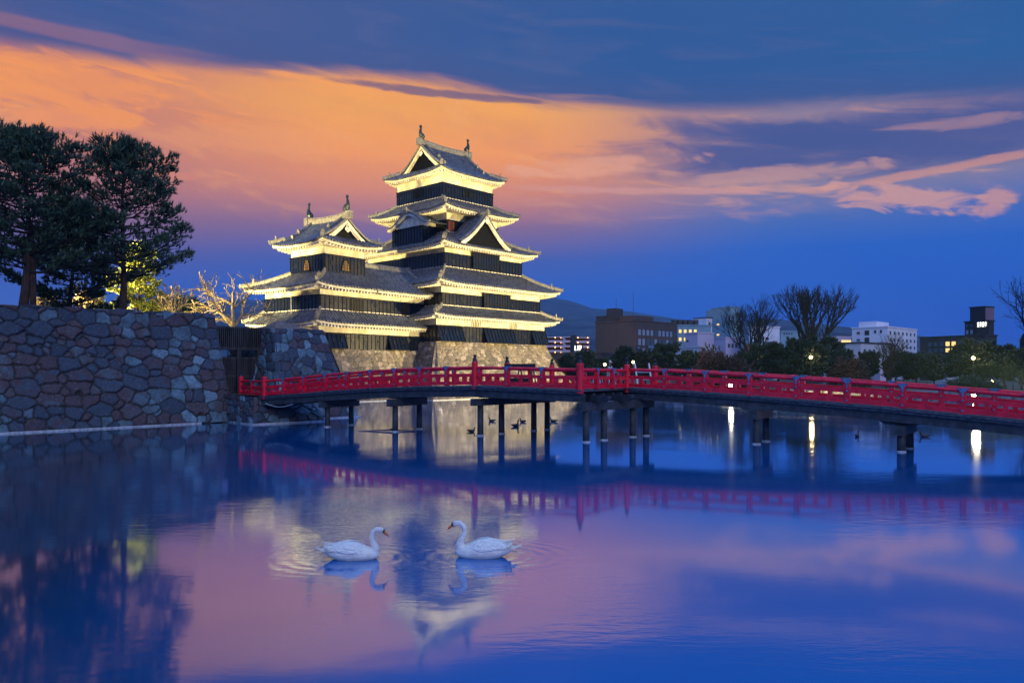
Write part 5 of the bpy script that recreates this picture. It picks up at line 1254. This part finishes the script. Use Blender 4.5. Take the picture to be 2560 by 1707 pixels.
# long brown office with window rows
r, a, b1, z = building('office_block', 1590, 185, 1489, 1693, 802, CM['brown_brick'], 'large dark brown brick office block with two rows of pale windows', 43, fwin=[(10, .03, .98, 823, 837, .55, [Wp, Wp, Wp, Wp, Wb]), (10, .03, .98, 846, 862, .55, [Wp, Wp, Wb, Wb, Wp, Wb, Wb, Wp, Wb, Wb]), (10, .03, .98, 870, 886, .5, [Wb, Wp, Wb])])
addbox(r, 'rooftop_block', (a * .33, b1 * .35, z + .7), (a * .45, b1 * .4, 1.6), CM['brown_brick'])
addbox(r, 'stair_tower', (1.8, b1 * .62, z + 1.7), (3.6, b1 * .2, 3.4), CM['brown_dark']); addbox(r, 'stair_tower', (2.4, b1 * .82, z + .8), (4.6, b1 * .34, 1.8), CM['brown_dark'])
tb = MB()
for k in range(6): x0, x1 = a * (.30 + k * .1), a * (.35 + k * .1); tb.bar((x0, -.5, Zt(888, 185)), (x1, -.5, Zt(868, 185)), .3, .3); tb.bar((x1, -.5, Zt(868, 185)), (x1 + a * .05, -.5, Zt(888, 185)), .3, .3)
tb.bar((a * .25, -.5, Zt(866, 185) - .8), (a * .95, -.5, Zt(866, 185) - .8), .4, .7); tb.bar((a * .25, -.5, Zt(890, 185) - .8), (a * .95, -.5, Zt(890, 185) - .8), .4, .6); tb.build('truss', M['sleeve'], r)
for x, y, h in ((a * .22, b1 * .3, 7.5), (2, b1 * .6, 6)): tb = MB(); tb.tube([(x, y, z), (x, y, z + h)], .05, 5); tb.build('antenna', M['pole'], r)
# walkway apartments with corridor lamps
r = empty('apartment_block', (X(1362, 230), 230, .8), 0, 'low apartment block with lit open walkways right of the main keep', 'apartment building')
W_ = X(1473, 230) - X(1362, 230); zt_ = Zt(842, 230) - .8
addbox(r, 'wall', (W_ / 2 - 3, 5, zt_ / 2), (W_ + 6, 8, zt_), CM['rust'])
addbox(r, 'stair_tower', (W_ * .645, .2, zt_ / 2 + .2), (W_ * .10, 3, zt_ + .6), CM['charcoal'])
for k in range(4):
    zz = zt_ - k * 1.42 * 1.02 - .1; addbox(r, 'walkway', (W_ * .27 - 3, .3, zz), (W_ * .6 + 6, 1.9, .16), CM['white_render']); addbox(r, 'walkway', (W_ * .85, .3, zz - .15), (W_ * .3, 1.9, .16), CM['white_render'])
    if k: addbox(r, 'balustrade', (W_ * .27 - 3, -.6, zz + .3), (W_ * .6 + 6, .06, .42), CM['lavender_render']); addbox(r, 'balustrade', (W_ * .85, -.6, zz + .15), (W_ * .3, .06, .42), CM['lavender_render'])
    for x in (.03, .23, .36, .74, .96):
        b = MB(); b.lathe((W_ * x, -.75, zz - .32), [(.05, 0), (.13, .1), (.13, .18), (.05, .26)], 8); b.build('corridor_lamp', M['corridor_lamp'], r)
    b = MB(); b.bar((W_ * .36, -.8, zz + .5 - .4), (W_ * .46, -.8, zz - .9), .12, .5); b.build('stair', CM['lavender_render'], r)
    for q in range(7):
        if k < 3: addbox(r, 'door', (W_ * (.05 + q * .072), .97, zz - .8), (.5, .1, .85), Wd)
b = MB(); sgn = empty('lit_sign', (X(1437, 205), 205, Zt(879, 205)), 0, 'small glowing white sign with three characters in front of the walkway apartments', 'sign')
addbox(sgn, 'sign_frame', (1., .2, .5), (2.4, .15, 2.6), CM['charcoal'])
for k in range(3):
    b = MB(); x = .2 + k * .62
    if k == 0: b.bar((x - .12, 0, .35), (x - .12, 0, 1.6), .2, .22, (1, 0, 0)); b.bar((x - .15, 0, .45), (x + .22, 0, .45), .2, .22)
    elif k == 1: b.bar((x, 0, .35), (x, 0, 1.65), .2, .3, (1, 0, 0))
    else: b.bar((x - .1, 0, .35), (x - .1, 0, 1.65), .2, .22, (1, 0, 0)); b.bar((x - .1, 0, 1.5), (x + .25, 0, 1.5), .2, .24); b.bar((x - .1, 0, .95), (x + .25, 0, .95), .2, .24); b.bar((x + .2, 0, .95), (x + .2, 0, 1.5), .2, .2, (1, 0, 0))
    b.build('letter', M['sign_lit'], sgn)
for k in range(5): b = MB(); b.box((.05 + k * .45, 0, -.1), (.36, .1, .34)); b.build('letter', M['window_pale'], sgn)
# dark low house in front of it
building('house', 1512, 150, 1378, 1560, 884, CM['brown_dark'], 'low dark building directly right of the keep base, below the lit apartments', 20, base=.8)
building('shed', 1484, 118, 1482, 1537, 900, CM['white_render'], 'low pale hut wall behind the bridge platform finials', 85, para=False)
# cluster behind the left bare tree
r, a, b1, z = building('hotel_wing', 1694, 205, 1640, 1778, 814, CM['teal_grey'], 'grey-blue office with six yellow lit windows beside the brown block', 88, fwin=[(4, .0, .60, 824, 832, .48, [Wl, Wl, Wl, Wl]), (2, .0, .30, 844, 852, .48, [Wl, Wl]), (2, .0, .3, 864, 871, .5, [Wd, Wd])])
for k in range(5):
    c = empty('cooling_unit', (0, 0, 0)); c.parent = None; bpy.data.objects.remove(c)
for k in range(5): addbox(r, 'cooling_unit', (a * (-.02 + k * .15) if k < 4 else a * .62, 3, z + .9), (a * .11, 2.5, 1.5), M['pole'])
r, a, b1, z = building('plant_room', 1766, 212, 1735, 1780, 795, CM['white_render'], 'white rooftop plant room with a dark flat roof above the yellow windows', 60, base=.8, ml=CM['charcoal'], fwin=[(1, .3, .7, 806, 811, .6, [Wd])])
r, a, b1, z = building('tower_block', 1826, 240, 1779, 1850, 768, CM['teal_grey'], 'tall plain blue-grey block behind the left bare tree', 62, lwin=[(1, .55, .75, 807, 811, .6, [Wl]), (1, .55, .75, 833, 837, .6, [Wl])])
addbox(r, 'rooftop_block', (a * .3, b1 * 1.15, z - 2.8), (a * .6, b1 * .3, 5), CM['teal_grey'])
r, a, b1, z = building('annex', 1744, 170, 1713, 1784, 833, CM['lavender_render'], 'lavender stepped annex with a railed terrace below the yellow windows', 60, lwin=[(1, .7, .9, 849, 853, .7, [Wd])])
r, a, b1, z = building('annex', 1814, 180, 1752, 1856, 845, CM['lavender_render'], 'wide pale lavender low building with four windows behind the left bare tree', 60, fwin=[(4, .08, .95, 859, 868, .55, [Wb])])
r, a, b1, z = building('annex', 1752, 150, 1686, 1790, 868, CM['pale_concrete'], 'pale cluttered low workshop behind the pines right of the brown block', 50, fwin=[(3, .1, .9, 872, 878, .5, [Wd, Wb, Wd])], lwin=[(2, .2, .8, 874, 880, .4, [Wb])])
r, a, b1, z = building('warehouse', 1880, 175, 1872, 1949, 818, CM['white_render'], 'pale lilac block right of the left bare tree', 78, fwin=[(2, .3, .62, 843, 849, .7, [Wb, Wd])])
r, a, b1, z = building('garage', 1862, 160, 1850, 1934, 856, CM['teal_grey'], 'low teal grey block below the pale lilac block', 80)
addbox(r, 'roof_sign', (a * .12, -.4, z - 1.2), (a * .36, .3, 1.8), CM['rust'])
r, a, b1, z = building('low_house', 1952, 190, 1940, 2002, 829, CM['teal_grey'], 'low grey building between the two tallest bare trees', 75, fwin=[(4, .1, .6, 832, 836, .5, [Wb])])
r, a, b1, z = building('low_house', 2090, 185, 2046, 2128, 843, CM['lavender_render'], 'mauve flat-roofed building behind the tallest bare tree', 70, fwin=[(1, .35, .98, 850, 859, .98, [M['window_lit']])])
r, a, b1, z = building('warehouse', 2152, 140, 1985, 2226, 858, CM['pale_concrete'], 'long pale windowless warehouse with a dark roof edge left of the low bare tree', 50, ml=CM['charcoal'], fwin=[(3, .05, .5, 872, 880, .3, [Wd, Wb, Wd])])
r, a, b1, z = building('white_hotel', 2219, 165, 2130, 2292, 818, CM['white_render'], 'white six-storey hotel with rows of small windows', 46, fwin=[(7, .02, .98, 827 + 17.5 * i, 835 + 17.5 * i, .28, [Wb, Wb, Wb, Wd]) for i in range(5)], lwin=[(2, .1, .42, 824, 832, .3, [Wd]), (1, .5, .64, 824, 836, .9, [Wd]), (1, .5, .64, 842, 854, .9, [Wd]), (1, .75, .88, 827, 833, .7, [CM['rust']]), (1, .75, .88, 845, 851, .7, [Wb])])
addbox(r, 'rooftop_block', (a * .25, b1 * .6, z + .7), (a * .4, b1 * .5, 1.5), CM['white_render'])
r, a, b1, z = building('dark_hotel', 2462, 150, 2300, 2492, 839, CM['charcoal'], 'wide charcoal hotel with two rows of windows, some lit yellow', 62, lwin=[(9, .04, .88, 851, 862, .62, [Wb, None, Wb, Wb, Wl, Wl, Wb, Wb, Wb]), (9, .04, .88, 868, 878, .62, [Wp, Wb, Wb, Wb, Wl, Wl, Wb, Wb, Wb])])
t2, a2, b2, z2 = building('hotel_tower', 2472, 156, 2412, 2485, 803, CM['charcoal'], 'upper tower storeys of the charcoal hotel carrying four small white characters', 62, base=Zt(839, 150) + .3, lwin=[(2, .62, .98, 808, 815, .5, [Wb]), (2, .62, .98, 823, 833, .5, [Wp])])
for k in range(4):
    x = b2 * (.12 + .10 * k); b = MB(); zz = Zt(810, 156) - Zt(839, 150) - .3
    b.bar((-.1, x - .25, zz + .3), (-.1, x + .25, zz + .3), .08, .1); b.bar((-.1, x, zz - .45), (-.1, x, zz + .5), .1, .12, (0, 1, 0)); b.bar((-.1, x - .22, zz - .1), (-.1, x + .22, zz - .1), .08, .1)
    if k % 2: b.bar((-.1, x - .22, zz - .45), (-.1, x + .22, zz - .45), .08, .1)
    b.build('character', M['sign_lit'], t2)
t3, a3, b3, z3 = building('roof_tank_house', 2462, 160, 2425, 2484, 768, CM['charcoal'], 'windowless top box with one mauve face crowning the charcoal hotel tower', 62, base=Zt(803, 156) + .3)
addbox(t3, 'side_panel', (a3 / 2, -.1, z3 / 2), (a3 * .96, .1, z3 * .96), CM['mauve_panel'])
building('low_house', 2500, 140, 2486, 2506, 868, CM['beige'], 'narrow beige building beside the charcoal hotel', 60, fwin=[(1, .3, .7, 874, 879, .7, [Wl])])
building('low_house', 2556, 135, 2548, 2600, 850, CM['teal_grey'], 'pale teal building cut off by the right edge', 60)
building('low_house', 2370, 118, 2330, 2400, 905, CM['pale_concrete'], 'low pale wall seen between the pine trunks under the dark hotel', 70, para=False)
building('low_house', 2200, 116, 2130, 2240, 920, CM['lavender_render'], 'low lilac hut between pine trunks behind the low bare tree', 70, para=False)
# tall narrow banner with strokes
bn = empty('vertical_banner', (X(1597, 120), 120, .8), 0, 'tall narrow vertical banner with white characters in front of the brown office', 'banner')
zb_ = Zt(864, 120) - .8; addbox(bn, 'pole', (-.35, .1, zb_ / 2), (.08, .08, zb_), M['pole']); addbox(bn, 'cloth', (0, 0, zb_ * .5), (.62, .05, zb_), mat('navy_cloth', (.02, .03, .10), .8))
rb_ = random.Random(9); nch = 7
for k in range(nch):
    b = MB(); zc_ = zb_ * (.95 - k * .13); 
    for q in range(3): b.box((rb_.uniform(-.04, .04), -.05, zc_ + (q - 1) * .12), (rb_.uniform(.26, .42), .03, .045))
    for q in (-1, 0, 1):
        if rb_.random() < .7: b.box((q * .12, -.052, zc_ + rb_.uniform(-.05, .05)), (.045, .03, rb_.uniform(.2, .36)))
    b.build('character', M['window_pale'], bn)

# ================================================================== BIRDS
def swan(px, y, face, label, seed, s=1., headlow=0.):
    Y = F * CAMZ / (y - HY); root = empty('swan', (X(px, Y), Y, 0), 0 if face > 0 else math.pi, label, 'swan', None)
    root.scale = (s, s, s)
    b = MB(); n = 18
    st = [(-.50, .150, .015, .012), (-.44, .125, .05, .035), (-.34, .095, .115, .085), (-.22, .090, .165, .145), (-.08, .09, .185, .178), (.06, .085, .185, .172), (.18, .07, .16, .135), (.28, .06, .12, .10), (.35, .065, .075, .075), (.385, .075, .03, .035)]
    v = []
    for x, zc_, ry, rz in st:
        for k in range(n): a = 2 * math.pi * k / n; v.append((x, ry * math.cos(a), zc_ + rz * math.sin(a) * (1 if math.sin(a) > 0 else .8)))
    f = [(i * n + k, i * n + (k + 1) % n, (i + 1) * n + (k + 1) % n, (i + 1) * n + k) for i in range(len(st) - 1) for k in range(n)]
    f += [tuple(range(n - 1, -1, -1)), tuple((len(st) - 1) * n + k for k in range(n))]; b.add(v, [tuple(reversed(q)) for q in f])
    if face < 0: nk = [(.24, .04), (.30, .10), (.325, .18), (.29, .27), (.255, .36), (.265, .44), (.32, .492), (.385, .490), (.43, .462)]
    else: nk = [(.24, .04), (.31, .09), (.335, .17), (.30, .25), (.275, .33), (.29, .405), (.345, .445), (.415, .438), (.46, .41)]
    nr = [.085, .078, .062, .046, .039, .037, .038, .046, .030]
    b.tube([(a, 0, c) for a, c in nk], nr, 14, (0, 1, 0))
    body = b.build('body', M['swan'], root, smooth=True)
    md = body.modifiers.new('join', 'REMESH'); md.mode = 'VOXEL'; md.voxel_size = .011; md.use_smooth_shade = True
    sm = body.modifiers.new('soft', 'SMOOTH'); sm.iterations = 7; sm.factor = .6
    # folded wings: overlapping feather rows ending in upswept tips
    for sd in (-1, 1):
        wg = MB(); g = []
        for i in range(21):
            t = i / 20; x = .15 - .56 * t; r = []
            bz = pw([(-.5, .150), (-.34, .095), (-.22, .09), (.06, .085), (.18, .07)], x); by = pw([(-.5, .03), (-.44, .06), (-.34, .12), (-.22, .167), (-.08, .187), (.06, .187), (.18, .162)], x); bh = pw([(-.5, .03), (-.44, .06), (-.34, .105), (-.22, .15), (-.08, .182), (.06, .176), (.18, .137)], x)
            of = .014 * min(1, t * 3.5) + .02 * max(0, t - .7) / .3
            for j in range(13):
                q = j / 12; ang = R_(86 - 82 * q * (1 - .35 * t ** 3)); ee = of * (1 if 0 < j < 12 else .1) * (1 + .25 * math.sin(j * 2.2 + t * 9)) - (.012 if j == 12 else 0)
                r.append((x - .03 * math.sin(q * 3.1) * t, sd * (by + ee) * math.cos(ang), bz + (bh + ee) * math.sin(ang)))
            g.append(r)
        wg.grid(g)
        o = wg.build('wing', M['feather'], root, smooth=True)
        for k in range(6):
            fb = MB(); y0 = sd * (.05 + .018 * k); z0 = .225 - .016 * k; x0 = -.24 - .01 * k
            L = .24 - .02 * k; pts = [Vector((x0, y0, z0)), Vector((x0 - L * .5, y0 * .9, z0 + .0)), Vector((x0 - L, y0 * .55, z0 + .035 - .012 * k))]
            fb.sweep(pts, [(-.022, 0), (0, -.004), (.022, 0), (0, .006)], scales=[1, 1.15, .25]); fb.build('feather', M['swan'], o)
    tl = MB(); 
    for k in range(-2, 3): tl.sweep([Vector((-.36, k * .02, .10)), Vector((-.46, k * .016, .125)), Vector((-.575, k * .010, .195 - abs(k) * .012))], [(-.026, 0), (0, -.008), (.026, 0), (0, .010)], scales=[1.2, 1.1, .15])
    tl.build('tail', M['swan'], root, smooth=True)
    hx, hz = nk[-2][0] + .012, nk[-2][1]; dx_, dz_ = nk[-1][0] - nk[-2][0], nk[-1][1] - nk[-2][1] - .012; l_ = math.hypot(dx_, dz_); dx_, dz_ = dx_ / l_, dz_ / l_
    P_ = lambda t, o=0: Vector((hx + dx_ * t - dz_ * o * -1 * 0, 0, hz + dz_ * t))
    bk = MB(); bk.tube([P_(.035), P_(.065), P_(.10), P_(.128), P_(.137)], [.026, .022, .017, .014, .005], 10, (0, 1, 0)); bk.build('beak', M['beak'], root, smooth=True)
    bk = MB(); bk.tube([P_(.018), P_(.035), P_(.05)], [.036, .031, .024], 10, (0, 1, 0)); kn = P_(.046) + Vector((0, 0, .021)); bk.lathe((kn.x, 0, kn.z - .014), [(.004, 0), (.014, .006), (.016, .014), (.011, .024), (.003, .028)], 8); bk.build('face_mask', M['blackskin'], root, smooth=True)
    for sd in (-1, 1):
        e = P_(.006) + Vector((0, sd * .037, .012)); ey = MB(); ey.lathe((e.x, e.y, e.z - .006), [(.002, 0), (.007, .004), (.007, .008), (.002, .012)], 8); ey.build('eye', M['blackskin'], root)
    return root
swan(884, 1396, 1, 'white swan on the left, facing right with its neck curved down toward the other', 1, .95)
swan(1205, 1391, -1, 'white swan on the right, facing left with its neck held higher and tail raised', 2, 1.0)
def duck(px, y, face, label, s=1., group=None, up=False):
    s *= .85
    Y = F * CAMZ / (y - HY); root = empty('duck', (X(px, Y), Y, 0), face, label, 'duck', 'dark ducks on the moat'); b = MB(); n = 12
    st = [(-.25, .10, .01, .01), (-.19, .075, .05, .035), (-.08, .06, .085, .06), (.04, .055, .09, .065), (.13, .055, .07, .055), (.18, .06, .03, .03)]
    v = [(x, ry * math.cos(2 * math.pi * k / n), z + rz * math.sin(2 * math.pi * k / n)) for x, z, ry, rz in st for k in range(n)]
    b.add(v, [(i * n + k, (i + 1) * n + k, (i + 1) * n + (k + 1) % n, i * n + (k + 1) % n) for i in range(len(st) - 1) for k in range(n)])
    nk = [(.10, .05), (.15, .10), (.155, .16), (.17, .20), (.20, .215), (.225, .20)] if not up else [(.10, .05), (.12, .12), (.12, .20), (.13, .25), (.16, .27), (.19, .255)]
    b.tube([(a, 0, c) for a, c in nk], [.045, .036, .028, .034, .036, .02], 10, (0, 1, 0)); b.build('body', M['duck'], root, smooth=True)
    bk = MB(); q = nk[-1]; bk.sweep([(q[0] - .01, 0, q[1]), (q[0] + .06, 0, q[1] - .012)], [(-.018, -.006), (.018, -.006), (.014, .008), (-.014, .008)], scales=[1, .8]); bk.build('beak', M['beak'], root)
    root.scale = (s, s, s); return root
duck(1230, 1053, 2.9, 'dark duck between the first two piles of the middle trestle', 1.1)
duck(1289, 1066, .6, 'largest dark duck with raised neck and wake, below the bridge middle', 1.35, up=True)
duck(1307, 1055, 2.6, 'small dark duck just right of and behind the largest duck', 1.1)
duck(1384, 1054, 2.8, 'dark duck right of the middle trestle, beside its last pile', 1.2)
duck(2143, 1091, .9, 'dark duck alone on the open water between the right trestles', 1.15)
duck(2312, 1092, 3.0, 'low dark duck right of the rightmost trestle', 1.2)
duck(1178, 1079, .2, 'low dark duck left of the middle trestle', 1.0)
hr = empty('egret', (X(1100, 68.5), 68.5, .15), 0, 'tiny white egret standing at the foot of the keep base under the bridge', 'egret')
b = MB(); b.tube([(-.28, 0, .42), (0, 0, .52), (.16, 0, .62), (.12, 0, .80), (.20, 0, .96), (.28, 0, .95)], [.03, .12, .08, .035, .04, .02], 10, (0, 1, 0)); b.build('body', M['swan'], hr, smooth=True)
for k in (-.04, .04): b = MB(); b.tube([(0, k, -.1), (0, k, .45)], .015, 5); b.build('leg', M['blackskin'], hr)
b = MB(); b.tube([(.28, 0, .95), (.42, 0, .92)], [.018, .004], 6, (0, 1, 0)); b.build('beak', M['beak'], hr)
# half-sunken float on the water under the bridge
fl = empty('floating_pipe', (X(975, 34.5), 34.8, 0), 0, 'long thin blue-black floating object lying flat on the water under the bridge', 'float')
b = MB(); b.sweep([(-1.55, 0, .0), (-.8, 0, .03), (0, -.05, .06), (.8, -.12, .03), (1.75, -.2, .0)], [(-.16, -.02), (.16, -.02), (.08, .03), (-.08, .03)], scales=[.1, .8, 1.2, .8, .1]); b.build('hull', mat('blue_tarp', (.01, .03, .12), .4), fl)
b = MB(); b.lathe((.02, -.05, .04), [(.10, 0), (.09, .05), (.04, .08)], 8); b.build('cap', M['pole'], fl)

# ================================================================== AIR
hz_ = MB(); hz_.box((0, 2200, 234), (13000, 4900, 470)); ho = hz_.build('haze', None); ho['kind'] = 'stuff'; ho['label'] = 'thin blue evening haze over the town and hills'
hm = bpy.data.materials.new('haze'); hm.use_nodes = True; hm.node_tree.nodes.clear(); hn = NT(hm.node_tree)
pv = hn.n('ShaderNodeVolumePrincipled'); pv.inputs['Color'].default_value = (.32, .6, 1, 1); pv.inputs['Density'].default_value = .00014; pv.inputs['Anisotropy'].default_value = .0
hn.l(pv.outputs[0], hn.n('ShaderNodeOutputMaterial').inputs['Volume']); ho.data.materials.append(hm)
SC.cycles.volume_bounces = 0
